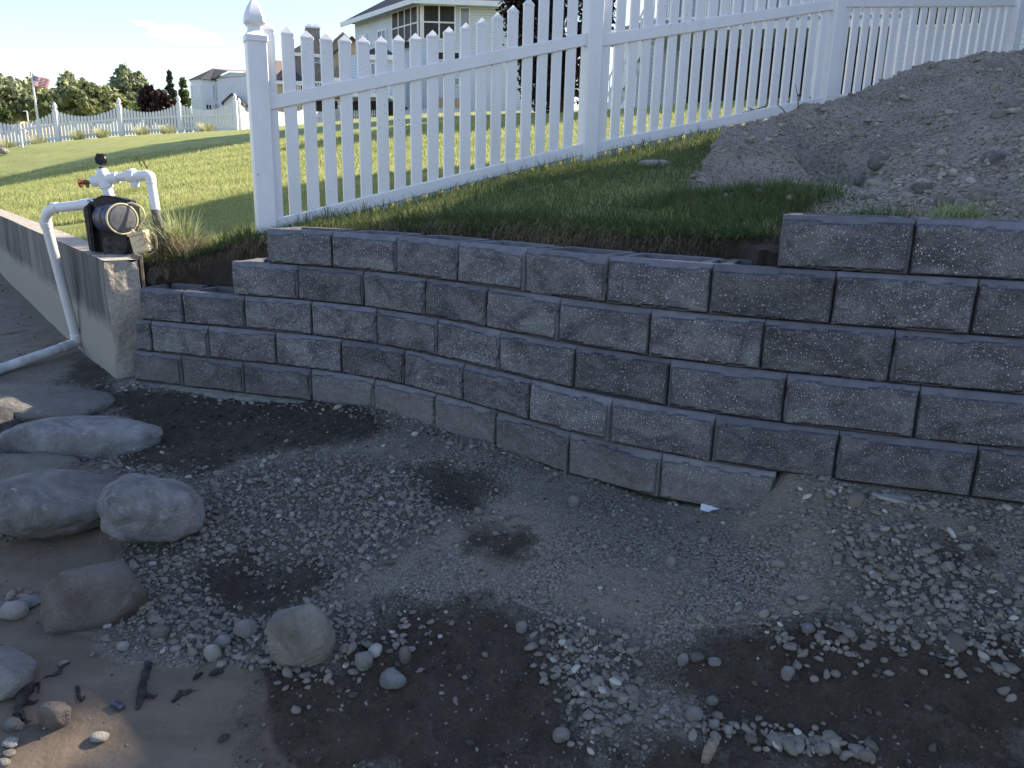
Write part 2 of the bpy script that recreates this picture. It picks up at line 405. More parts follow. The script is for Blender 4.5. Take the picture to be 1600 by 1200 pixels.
simple('bark', (.10, .08, .06), .9, .3, 12, .8, bscale=30, bdist=.02)

mt, n, b = newmat('pebble'); MAT['pebble'] = mt
f = n.attr('tint')
c = n.ramp(f, [(0, (.08, .07, .06)), (.25, (.15, .134, .115)), (.6, (.205, .187, .163)), (.85, (.25, .225, .19)), (.97, (.33, .312, .285)), (1, (.44, .425, .40))])
c = n.mix(n.m('MULTIPLY', n.m('SUBTRACT', n.noise(55, 4, .7), .48), .9, True), c, (.08, .078, .075)); n.base(b, c, .82)
n.bump(n.noise(160, 3, .6), .35, .003, b)

def stonemat(name, dark, mid, light, stain=None, scale=4.5, wet=0):
    mt, n, b = newmat(name); ob = n.obj()
    c = n.ramp(n.noise(scale, 7, .68, ob, .7), [(.3, dark), (.5, mid), (.68, light)])
    c = n.mix(n.m('MULTIPLY', n.m('SUBTRACT', n.noise(scale * 2.3, 8, .8, ob, 1.5), .56), 5, True), c, tuple(min(1, x * 1.8) for x in light))
    c = n.mix(n.m('MULTIPLY', n.m('SUBTRACT', .42, n.noise(scale * 3.1, 8, .8, ob, .8)), 5, True), c, tuple(x * .7 for x in dark))
    c = n.mix(n.m('MULTIPLY', n.m('SUBTRACT', n.noise(130, 3, .7, ob), .56), 2, True), c, tuple(x * .5 for x in dark))
    if stain: c = n.mix(n.m('MULTIPLY', n.m('SUBTRACT', n.noise(scale * .6, 5, .6, ob), .5), 5, True), c, stain)
    n.base(b, c, .85); n.bump(n.m('ADD', n.noise(34, 8, .78, ob), n.m('MULTIPLY', n.noise(9, 5, .65, ob, .8), 2.2)), 1, .035, b); MAT[name] = mt
stonemat('stone_grey', (.12, .12, .12), (.27, .268, .262), (.42, .415, .40), (.17, .16, .145))
stonemat('stone_dusty', (.19, .175, .155), (.26, .245, .22), (.32, .30, .27))
stonemat('stone_blue', (.13, .132, .138), (.33, .332, .335), (.50, .50, .50), (.22, .205, .185))
stonemat('stone_brown', (.15, .13, .115), (.235, .21, .19), (.31, .285, .265), scale=3)
stonemat('stone_tan', (.17, .155, .13), (.33, .31, .275), (.46, .44, .40), scale=3.5)
stonemat('stone_pale', (.22, .215, .205), (.33, .322, .305), (.42, .41, .39))
stonemat('stone_white', (.34, .33, .31), (.46, .45, .425), (.55, .54, .515))
stonemat('stone_dark', (.05, .05, .052), (.085, .085, .088), (.12, .12, .12))

simple('siding_flat', (.72, .75, .82), .6, .03, 2)
mt, n, b = newmat('siding'); MAT['siding'] = mt
sz = n.n('ShaderNodeSeparateXYZ'); n.L(n.pos(), sz.inputs[0])
fr = n.m('FRACT', n.m('MULTIPLY', sz.outputs[2], 1 / .145))
c = n.mix(n.m('LESS_THAN', fr, .14), n.ramp(n.noise(1.5, 3), [(.3, (.53, .60, .73)), (.7, (.58, .65, .78))]), (.40, .44, .54))
n.base(b, c, .6); n.bump(fr, .6, .02, b)
simple('tan_wall', (.50, .39, .28), .85, .15, 2)
simple('brick_grey', (.27, .24, .22), .9, .2, 3)
simple('roof_dark', (.062, .063, .07), .9, .25, 6, .4, bscale=18, bdist=.03)
simple('roof_brown', (.30, .235, .185), .9, .22, 5, .4, bscale=14, bdist=.03)
simple('dark_inside', (.022, .021, .022), .5, .3, 2)  # near-black colour stands in for interior darkness and deck shade
simple('screen_dark', (.035, .033, .034), .45, .4, .8)
simple('white_trim', (.78, .79, .80), .5, .03, 2)
mt, n, b = newmat('glass'); MAT['glass'] = mt
n.base(b, n.ramp(n.noise(1.2, 2), [(.35, (.10, .13, .17)), (.7, (.22, .27, .33))]), .12); b.inputs['Specular IOR Level'].default_value = .8
simple('black_plastic', (.018, .019, .021), .42, .5, 14, .3, bscale=40)
simple('dusty_black', (.045, .045, .048), .6, .6, 18, .3, bscale=40)
simple('motor_blue', (.055, .065, .10), .42, .4, 16, .2)
simple('motor_cap', (.14, .142, .15), .5, .25, 20)
simple('cream_plastic', (.60, .52, .36), .45, .18, 16)
simple('cord_cream', (.62, .55, .38), .5, .08, 20)
simple('grey_pipe', (.12, .12, .125), .6, .2, 20)
simple('brass', (.16, .11, .055), .45, .35, 40, metallic=.6)
simple('red_paint', (.22, .03, .025), .5, .3, 40)
simple('gauge_black', (.012, .012, .012), .35, .3, 20)
simple('old_wood', (.24, .19, .14), .9, .3, 20, .5)
simple('wet_wood', (.038, .034, .034), .75, .5, 25, 1, bscale=50, bdist=.01)
simple('flat_stone', (.30, .29, .275), .85, .2, 10, .4)
simple('pale_metal', (.75, .72, .65), .5, .1, 10)  # even pale warm tone of the metal strip
mt, n, b = newmat('pipe_dirty'); MAT['pipe_dirty'] = mt
c = n.ramp(n.noise(9, 6, .7), [(.38, (.42, .43, .42)), (.55, (.62, .64, .66)), (.7, (.70, .72, .74))]); n.base(b, c, .5)

# ------------------------------------------------------------------ terrain functions (z in world units)
def rbf(P, smooth=1e-3):
    P = np.asarray(P, float); X = P[:, :2]; n = len(X)
    d = np.linalg.norm(X[:, None] - X[None], axis=2); K = np.where(d > 0, d * d * np.log(d + 1e-12), 0) + np.eye(n) * smooth
    A = np.zeros((n + 3, n + 3)); A[:n, :n] = K; A[:n, n] = 1; A[:n, n + 1:] = X; A[n, :n] = 1; A[n + 1:, :n] = X.T
    wgt = np.linalg.solve(A, np.concatenate([P[:, 2], np.zeros(3)]))
    def f(x, y):
        x = np.asarray(x, float); y = np.asarray(y, float); sh = np.broadcast(x, y).shape
        xf = np.broadcast_to(x, sh).ravel(); yf = np.broadcast_to(y, sh).ravel(); r = np.empty(xf.shape)
        for i in range(0, len(xf), 60000):
            dx = xf[i:i + 60000, None] - X[None, :, 0]; dy = yf[i:i + 60000, None] - X[None, :, 1]; d2 = dx * dx + dy * dy
            r[i:i + 60000] = (np.where(d2 > 0, .5 * d2 * np.log(d2 + 1e-20), 0) @ wgt[:n]) + wgt[n] + xf[i:i + 60000] * wgt[n + 1] + yf[i:i + 60000] * wgt[n + 2]
        return r.reshape(sh)
    return f
BH, BL = .2032, .4572
ROWS = {1: [(-2.468, 4.8), (-2.105, 4.693), (-1.664, 4.559), (-1.208, 4.417), (-0.793, 4.218), (-0.415, 3.94), (-0.077, 3.641), (0.268, 3.332), (0.648, 3.077), (1.072, 2.877)],
 2: [(-2.432, 4.802), (-2.315, 4.77), (-1.893, 4.628), (-1.438, 4.51), (-1.002, 4.339), (-0.601, 4.103), (-0.256, 3.812), (0.083, 3.497), (0.437, 3.208), (0.837, 2.988), (1.28, 2.82), (1.738, 2.676)],
 3: [(-2.382, 4.801), (-2.07, 4.705), (-1.638, 4.579), (-1.194, 4.437), (-0.776, 4.236), (-0.403, 3.957), (-0.066, 3.661), (0.279, 3.356), (0.658, 3.105), (1.081, 2.907), (1.527, 2.749)],
 4: [(-1.715, 4.611), (-1.278, 4.484), (-0.854, 4.291), (-0.474, 4.031), (-0.136, 3.74), (0.205, 3.429), (0.574, 3.167), (0.989, 2.963), (1.428, 2.803)],
 5: [(-1.475, 4.561), (-1.05, 4.401), (-0.646, 4.176), (-0.292, 3.886), (0.047, 3.582), (0.398, 3.293), (0.788, 3.062), (1.214, 2.887), (1.666, 2.739)],
 6: [(1.018, 2.985), (1.452, 2.827)]}
def rowtop(k): return E - 1.10588 + (k - 1) * BH
for k in ROWS:      # run the courses on past the right edge of the frame
    if k == 1: continue
    while ROWS[k][-1][0] < 4.6:
        x, y = ROWS[k][-1]; a = R(-17.5); ROWS[k].append((x + BL * math.cos(a), y + BL * math.sin(a)))
WL = np.array([(-2.9, 4.93), (-2.468, 4.8)] + ROWS[3][1:])      # plan line of the wall face
def dwall(x, y):
    """signed distance behind the wall face (positive = uphill side)"""
    x = np.asarray(x, float); y = np.asarray(y, float); best = np.full(np.broadcast(x, y).shape, 1e9); sg = np.zeros_like(best)
    for (x0, y0), (x1, y1) in zip(WL[:-1], WL[1:]):
        L2 = (x1 - x0) ** 2 + (y1 - y0) ** 2
        t = np.clip(((x - x0) * (x1 - x0) + (y - y0) * (y1 - y0)) / L2, 0, 1)
        dx, dy = x - x0 - t * (x1 - x0), y - y0 - t * (y1 - y0); d = np.hypot(dx, dy)
        s = np.sign((x1 - x0) * (y - y0) - (y1 - y0) * (x - x0)); mk = d < best
        best = np.where(mk, d, best); sg = np.where(mk, s, sg)
    return best * sg
def wally(px):      # forward distance of the wall face under a photo column (rows 1-3)
    d = ray(px, 620); sl = d[0] / d[1]
    for (x0, y0), (x1, y1) in zip(WL[:-1], WL[1:]):
        a0, a1 = x0 / y0, x1 / y1
        if a0 <= sl <= a1:
            t = (x0 - sl * y0) / (sl * (y1 - y0) - (x1 - x0)); return y0 + t * (y1 - y0)
    return 2.7
LP = []
for px, py in [(211, 596), (284, 604), (381, 617), (485, 626), (584, 632), (640, 650), (680, 664), (775, 692), (888, 735), (960, 757), (1029, 779), (1110, 786), (1185, 775), (1222, 752), (1305, 753), (1400, 765), (1524, 782), (1600, 792)]:
    p = gp(px, py, wally(px) + (.015 if px > 1213 else 0)); p[2] = max(p[2], E - 1.098) if px > 1215 else p[2]; LP.append(tuple(p)); LP.append((p[0] + .25, p[1] + .6, p[2]))
for px, py, z in [(0, 1200, -1.68), (200, 1200, -1.68), (400, 1200, -1.67), (800, 1200, -1.64), (1200, 1200, -1.58), (1600, 1200, -1.50), (0, 850, -1.57),
                  (0, 1000, -1.62), (200, 1000, -1.6), (250, 880, -1.53), (400, 905, -1.54), (330, 980, -1.56), (520, 900, -1.47), (800, 930, -1.46), (720, 1060, -1.57), (1150, 1070, -1.51), (1050, 950, -1.40), (1200, 880, -1.31),
                  (1600, 890, -1.22), (1600, 1060, -1.38), (1380, 1050, -1.44), (600, 780, -1.37), (860, 830, -1.34), (420, 760, -1.40), (300, 690, -1.375), (130, 640, -1.40), (0, 700, -1.5), (0, 585, -1.41), (120, 560, -1.37), (0, 430, -1.37)]:
    p = gz(px, py, z + E); LP.append(tuple(p))
for x, y, z in [(-4, 2, -1.76), (-9, 5, -1.8), (-11, 12, -1.5), (-18, 24, -1.5), (4, 1, -1.42), (0, 0, -1.76), (-4, -2, -1.95), (4, -2, -1.75), (3.6, 2.0, -1.08), (-16, 2, -2.2), (-30, 30, -2.2)]:
    LP.append((x, y, z + E))
_L = rbf(LP, 2e-3)
def lower(x, y):
    z = _L(x, y); so_ = inpoly('soil', x, y, .2); z = z + so_ * (.012 * fbm(x * 9, y * 9, 0, 4, 53) - .008) + .012 * fbm(x * 1.7, y * 1.7, 0, 4, 3) + .010 * fbm(x * 7, y * 7, 0, 3, 8) * (1 - .7 * inpoly('sand', x, y))
    for (cx, cy, rx, ry, d) in HOLES: z = z - d * np.exp(-(((x - cx) / rx) ** 2 + ((y - cy) / ry) ** 2))
    return z
# soil / sand zones: outlines on the ground
def ground_pt(px, py):
    z = E - 1.45
    for _ in range(8):
        p = gz(px, py, z); z = float(_L(p[0], p[1]))
    return gz(px, py, z)
POLY = {
 'soil': [[(150, 622), (250, 606), (400, 618), (600, 640), (600, 668), (500, 700), (390, 715), (300, 742), (190, 720), (235, 690), (220, 655)],
          [(300, 885), (380, 860), (500, 885), (502, 912), (430, 962), (345, 948)], [(665, 730), (755, 735), (747, 792), (690, 785)],
          [(410, 1060), (520, 1035), (610, 940), (800, 945), (850, 1010), (880, 1090), (905, 1150), (940, 1215), (400, 1215)],
          [(980, 1040), (1100, 1020), (1290, 990), (1450, 1010), (1620, 1035), (1620, 1215), (930, 1215), (950, 1170), (1120, 1170), (1100, 1100)],
          [(1440, 900), (1520, 905), (1500, 925), (1450, 920)], [(740, 830), (820, 835), (800, 860), (745, 855)], [(120, 560), (180, 570), (170, 610), (100, 600)]],
 'sand': [[(-60, 850), (100, 845), (165, 820), (190, 865), (90, 985), (150, 985), (205, 1030), (330, 1035), (395, 1055), (400, 1130), (480, 1225), (-80, 1230)],
          [(-40, 410), (60, 470), (125, 560), (60, 600), (-60, 610)], [(-20, 695), (90, 700), (140, 745), (60, 745), (-20, 760)]],
 'coarse': [[(170, 870), (240, 855), (310, 820), (315, 745), (420, 715), (600, 720), (720, 800), (600, 880), (500, 930), (640, 960), (560, 1040), (420, 1040), (230, 1020), (160, 985)],
            [(60, 690), (200, 660), (330, 740), (200, 745)], [(1290, 905), (1500, 915), (1620, 950), (1620, 1015), (1320, 985)], [(860, 960), (1000, 1000), (960, 1150), (880, 1120)]],
}
def polysd(pl, x, y):
    ins = np.zeros(x.shape, bool); best = np.full(x.shape, 1e9); n = len(pl)
    for i in range(n):
        x0, y0 = pl[i]; x1, y1 = pl[(i + 1) % n]
        c = ((y0 > y) != (y1 > y)) & (x < (x1 - x0) * (y - y0) / (y1 - y0 + 1e-12) + x0); ins ^= c
        t = np.clip(((x - x0) * (x1 - x0) + (y - y0) * (y1 - y0)) / ((x1 - x0) ** 2 + (y1 - y0) ** 2 + 1e-12), 0, 1)
        best = np.minimum(best, np.hypot(x - x0 - t * (x1 - x0), y - y0 - t * (y1 - y0)))
    return np.where(ins, best, -best)
PW = {k: [np.array([ground_pt(*q)[:2] for q in pl]) for pl in v] for k, v in POLY.items()}
def inpoly(kind, x, y, soft=.10):
    x = np.asarray(x, float); y = np.asarray(y, float); sh = np.broadcast(x, y).shape
    x = np.broadcast_to(x, sh); y = np.broadcast_to(y, sh); r = np.zeros(sh); j = .09 * fbm(x * 4, y * 4, 0, 4, 77, .6)
    for pl in PW[kind]: r = np.maximum(r, sstep(-soft, soft, polysd(pl, x, y) + j))
    if kind == 'sand': r = np.maximum(r, sstep(0, 1, -(x + .8 * 0) - 3.6 + (y < 4.5) * 1.0 * 0))
    return r
HOLES = [(*ground_pt(405, 905)[:2], .2, .16, .05), (*ground_pt(710, 765)[:2], .13, .12, .03), (*ground_pt(260, 660)[:2], .4, .25, .035)]

# seawall plan
SW0 = np.array([-2.63, 4.89]); SWD = np.array([-.624, .781]); SWN = np.array([.781, .624])      # SWN points to the lawn side
SWT = .20
def dsea(x, y): return (x - SW0[0]) * SWN[0] + (y - SW0[1]) * SWN[1]
# fence plan line
FX0, FUX, FY0, FUY = -1.655, .11402, 5.3872, .05594
FU = np.array([FUX, FUY]) / .127; FN = np.array([FU[1], -FU[0]])      # FN points to the viewer
def fxy(s, off=0.): return np.array([FX0 + s * FUX, FY0 + s * FUY]) + FN * off
def fz(px, py):     # (s, z) where a photo pixel meets the fence plane
    d = ray(px, py); A = np.array([[FUX, -d[0]], [FUY, -d[1]]]); s, t = np.linalg.solve(A, [-FX0, -FY0]); return s, t * d[2] + E
UPT = []
for px, py in [(430, 366), (480, 350), (620, 326), (750, 290), (850, 268), (920, 254), (1000, 236), (1100, 214), (1200, 194), (1290, 172)]:
    s, z = fz(px, py); q = fxy(s); UPT.append((q[0], q[1], z))
for s, z in [(50, 1.25), (60, 1.65)]:
    q = fxy(s); UPT.append((q[0], q[1], z + E))
def sod(px, py, off=.56):
    y = wally(px); d = ray(px, 620)
    # step behind the wall until dwall = off
    for k in range(200):
        yy = y + k * .01; xx = d[0] / d[1] * yy
        if dwall(xx, yy) >= off: break
    p = gp(px, py, yy); return tuple(p)
for a in [(540, 356), (600, 352), (700, 352), (800, 352), (900, 357), (1000, 362), (1100, 366), (1180, 366)]: UPT.append(sod(*a))
for px, py, y in [(250, 402, 5.45), (300, 398, 5.35), (350, 385, 5.25), (395, 372, 5.2), (300, 340, 6.6), (400, 318, 6.8), (860, 182, 22), (1000, 176, 18), (1150, 171, 17), (1290, 166, 16),
                  (0, 235, 28.5), (92, 222, 29.5), (191, 213, 30.4), (283, 208, 31.3), (370, 203, 32.2), (450, 199, 37), (531, 194, 42), (650, 190, 45), (780, 186, 47), (1000, 262, 5.45), (800, 300, 5.0), (1250, 340, 3.8), (1400, 342, 3.4), (1600, 345, 3.1)]:
    UPT.append(tuple(gp(px, py, y)))
for t in (1, 3, 6, 9, 14, 22, 30):
    q = SW0 + SWD * t + SWN * (SWT + .15); UPT.append((q[0], q[1], E - .57))
for x, y, z in [(-45, 20, -1.0), (-45, 60, 1.0), (5, 9, 1.25), (7, 7, 1.5), (14, 6, 2.2), (25, 20, 4.0), (10, 30, 2.9), (30, 45, 5.5), (-6, 62, 2.8), (-25, 60, .8), (-17, 45, .9), (-12, 58, 1.5), (-26, 40, .2), (5, 70, 3.3), (-50, 90, .5), (0, 95, 3.2), (50, 95, 5), (-80, 200, .5), (80, 200, 5), (0, 260, 2), (12, 2, 1.6), (6, 3.0, 1.1)]:
    UPT.append((x, y, z + E))
_U = rbf(UPT, 4e-3)
def upper(x, y):
    r = np.hypot(x, y); return _U(x, y) + .025 * fbm(x * .9, y * .9, 0, 3, 21) * sstep(4, 9, r) + .012 * fbm(x * 3, y * 3, 0, 3, 22)
# dirt mound
MP = [(1038, 292, 4.95), (1070, 270, 5.1), (1100, 243, 5.3), (1150, 211, 5.75), (1190, 192, 6.0), (1240, 178, 6.15), (1290, 164, 6.5), (1345, 152, 6.6), (1400, 126, 6.6), (1440, 110, 6.6), (1500, 100, 6.6), (1560, 88, 6.6), (1600, 83, 6.6), (1750, 60, 6.5), (1950, 40, 6.3),
      (1150, 262, 5.15), (1200, 228, 5.5), (1250, 246, 5.2), (1200, 292, 4.65), (1270, 292, 4.45), (1335, 288, 4.62), (1270, 215, 5.6), (1300, 240, 5.25), (1345, 245, 5.35), (1335, 268, 4.95),
      (1400, 290, 4.15), (1400, 240, 5.1), (1400, 185, 5.85), (1480, 255, 4.45), (1480, 185, 5.7), (1550, 196, 4.85), (1600, 178, 4.8), (1700, 150, 4.8), (1530, 165, 5.7), (1600, 148, 5.8), (1500, 295, 3.75), (1560, 262, 3.95), (1600, 240, 4.0),
      (1085, 303, 4.5), (1150, 322, 4.15), (1250, 332, 3.75), (1400, 341, 3.38), (1600, 345, 3.08), (1800, 330, 2.9), (1050, 315, 4.5), (1000, 290, 5.0)]
MPT = [tuple(gp(*a)) for a in MP]
for s, z in [(26, -.05), (33, .35), (40, .5), (48, .75), (60, 1.0)]:
    q = fxy(s, -.35); MPT.append((q[0], q[1], z + E - .15))
MPT += [(9, 9, E + 1.2), (9, 5, E + 2.4), (5, 2.5, E + .45), (4, 2.35, E + .1), (5, 2.05, E + .1), (9, .8, E + .3)]
_M = rbf(MPT, 3e-3)
def _seg(x, y, a, b):
    t = np.clip(((x - a[0]) * (b[0] - a[0]) + (y - a[1]) * (b[1] - a[1])) / ((b[0] - a[0]) ** 2 + (b[1] - a[1]) ** 2), 0, 1); return np.hypot(x - a[0] - t * (b[0] - a[0]), y - a[1] - t * (b[1] - a[1])), t
GA, GB, GC = gp(1248, 202, 6.0), gp(1310, 262, 5.15), gp(1352, 292, 4.45)
RA_, RB_ = gp(1640, 170, 4.9), gp(1450, 250, 4.6)
def mound(x, y):
    d1, t1 = _seg(x, y, GA, GB); d2, t2 = _seg(x, y, GB, GC); d3_, t3 = _seg(x, y, RA_, RB_)
    cx, cy, _ = gp(1175, 245, 5.45)
    rel = -.30 * np.exp(-(d1 / .17) ** 2) * (.35 + .65 * t1) - .20 * np.exp(-(d2 / .20) ** 2) * (1 - .5 * t2) + .10 * np.exp(-(d3_ / .22) ** 2) * (1 - .6 * t3) + .07 * np.exp(-((x - cx) ** 2 + (y - cy) ** 2) / .12)
    clod = .05 * np.maximum(0, fbm(x * 4.5, y * 4.5, 0, 3, 91, .6)) + .03 * np.abs(fbm(x * 12, y * 12, 0, 2, 92))
    return rel + clod + _M(x, y) + .05 * fbm(x * 2.2, y * 2.2, 0, 4, 31) + .022 * fbm(x * 9, y * 9, 0, 4, 35)
MPOLY = np.array([tuple(gp(*a)[:2]) for a in [(1034, 294, 4.95), (1056, 318, 4.45), (1150, 330, 4.05), (1250, 338, 3.7), (1400, 343, 3.36), (1600, 346, 3.05), (1900, 330, 2.8)]]
                 + [(5, 1.95), (9, .7), (13, .7), (13, 12)] + [tuple(fxy(s_, -.4)) for s_ in (80, 60, 45, 38, 32)] + [tuple(gp(1098, 243, 5.45)[:2])])
def trench(x):
    return E + np.where(x < -1.75, -.70, np.where(x < -1.5, -.52, np.where(x < .98, -.32, -.11))) - .14
def upper_cut(x, y):
    """lawn surface with the dug-out edge behind the wall and the drop behind the seawall"""
    dw = dwall(x, y); j = .075 * fbm(x * 4.3, y * 4.3, 0, 3, 41) + .03 * fbm(x * 19, y * 19, 0, 2, 43)
    z = upper(x, y); e = .50 + j
    t = sstep(e - .045, e + .02, dw)
    tz = trench(x) + .03 * fbm(x * 9, y * 9, 0, 3, 44)
    mk = (x > .8) & (y < 13)
    if mk.any():
        xm, ym = x[mk], y[mk]; sdm = polysd(MPOLY, xm, ym); k = sstep(0, .22, sdm); zm = mound(xm, ym) - .10
        z = z.copy(); z[mk] = np.where(sdm > 0, z[mk] * (1 - k) + np.minimum(z[mk], zm) * k, z[mk])
    near = (x < 1.35) | (dw < .3)
    zz = np.where(near, np.minimum(z, tz + (z - tz) * t), z)
    zz = np.where((x > 3.2) & (dw < .9), E - 1.9, zz); zz = np.where(dw < .2, E - 1.9, zz)
    zz = np.where(dsea(x, y) < SWT * .5, E - 1.9, zz)
    return zz
def spaced(a, b, steps):
    """coordinate line from a list of (limit, step)"""
    r = [a]; 
    for lim, st in steps:
        while r[-1] < lim - 1e-6: r.append(min(lim, r[-1] + st))
    return np.array(r)
def gridfaces(nx, ny):
    i = np.arange((nx - 1) * (ny - 1)); a = (i // (nx - 1)) * nx + i % (nx - 1); return np.stack([a, a + 1, a + nx + 1, a + nx], 1)

# ------------------------------------------------------------------ ground sheets
xs = spaced(-60, 0, [(-12, 4), (-5, .25), (-3.2, .05), (2.0, .0125), (4, .06), (8, .4), (60, 6)])
ys = spaced(-40, 0, [(-4, 4), (1.4, .3), (4.9, .0125), (7, .045), (14, .25), (40, 2)])
X, Y = np.meshgrid(xs, ys); Z = lower(X, Y)
Z = np.where(dwall(X, Y) > .12, np.minimum(Z, E - 1.125), Z)
g = big_mesh('beach', np.stack([X.ravel(), Y.ravel(), Z.ravel()], 1), gridfaces(len(xs), len(ys)), MAT['ground'], smooth=True,
             attrs={'soil': inpoly('soil', X, Y, .2).ravel(), 'sand': inpoly('sand', X, Y).ravel(), 'coarse': np.clip(inpoly('coarse', X, Y, .12), 0, 1).ravel()})
props(g, kind='structure')

xs = spaced(-90, 0, [(-30, 5), (-12, .5), (-4, .08), (2.4, .03), (6, .08), (14, .4), (40, 2), (160, 10)])
ys = spaced(2.2, 0, [(4, .03), (5.8, .03), (9, .07), (20, .16), (60, .8), (120, 3), (400, 20)])
X, Y = np.meshgrid(xs, ys); Z = upper_cut(X, Y); Fq = gridfaces(len(xs), len(ys))
zf = Z.ravel(); keep = (zf[Fq] > E - 1.8).any(axis=1); Fq = Fq[keep]
P3 = np.stack([X.ravel(), Y.ravel(), zf], 1)
used, inv = np.unique(Fq, return_inverse=True); Fq = inv.reshape(-1, 4); P3 = P3[used]
# steep / dug faces are bare earth
fzz = P3[Fq][:, :, 2]; cen = P3[Fq].mean(axis=1); steep = (fzz.max(1) - fzz.min(1)) > .045
dwc = dwall(cen[:, 0], cen[:, 1]); bare = ((dwc < .56) & (cen[:, 0] < 1.6) & ((dwc < .52) | steep)) | ((cen[:, 0] >= 1.6) & (dwc < 1.3)) | (dsea(cen[:, 0], cen[:, 1]) < SWT + .04)
lw = big_mesh('lawn', P3, Fq, MAT['lawn'], smooth=True); props(lw, kind='structure')
lw.data.materials.append(MAT['bank_dirt']); lw.data.polygons.foreach_set('material_index', bare.astype(np.int32))

xs = spaced(.9, 0, [(5.2, .022), (11, .1)]); ys = spaced(.8, 0, [(2.0, .1)] + [(7.4, .022), (10, .15)])
X, Y = np.meshgrid(xs, ys); Zm = mound(X, Y); Zu = upper(X, Y)
dw = dwall(X, Y); fo = (X - FX0) * FN[0] + (Y - FY0) * FN[1]
foot = sstep(.30, .36, dw); Zm = np.where(dw < .31, E - .5, Zm)
Fq = gridfaces(len(xs), len(ys)); sdm = polysd(MPOLY, X, Y)
Zm = Zm - .25 * (1 - sstep(-.05, .12, sdm)) ; hi = (sdm > -.04).ravel() & (dw.ravel() > .30); keep = hi[Fq].any(axis=1)
P3 = np.stack([X.ravel(), Y.ravel(), Zm.ravel()], 1); Fq = Fq[keep]; used, inv = np.unique(Fq, return_inverse=True)
md = big_mesh('dirt_mound', P3[used], inv.reshape(-1, 4), MAT['mound_dirt'], smooth=True, origin=(2.6, 5.0, E)); 
props(md, 'large heap of loose brown stony dirt between the picket fence and the wall', 'dirt pile')

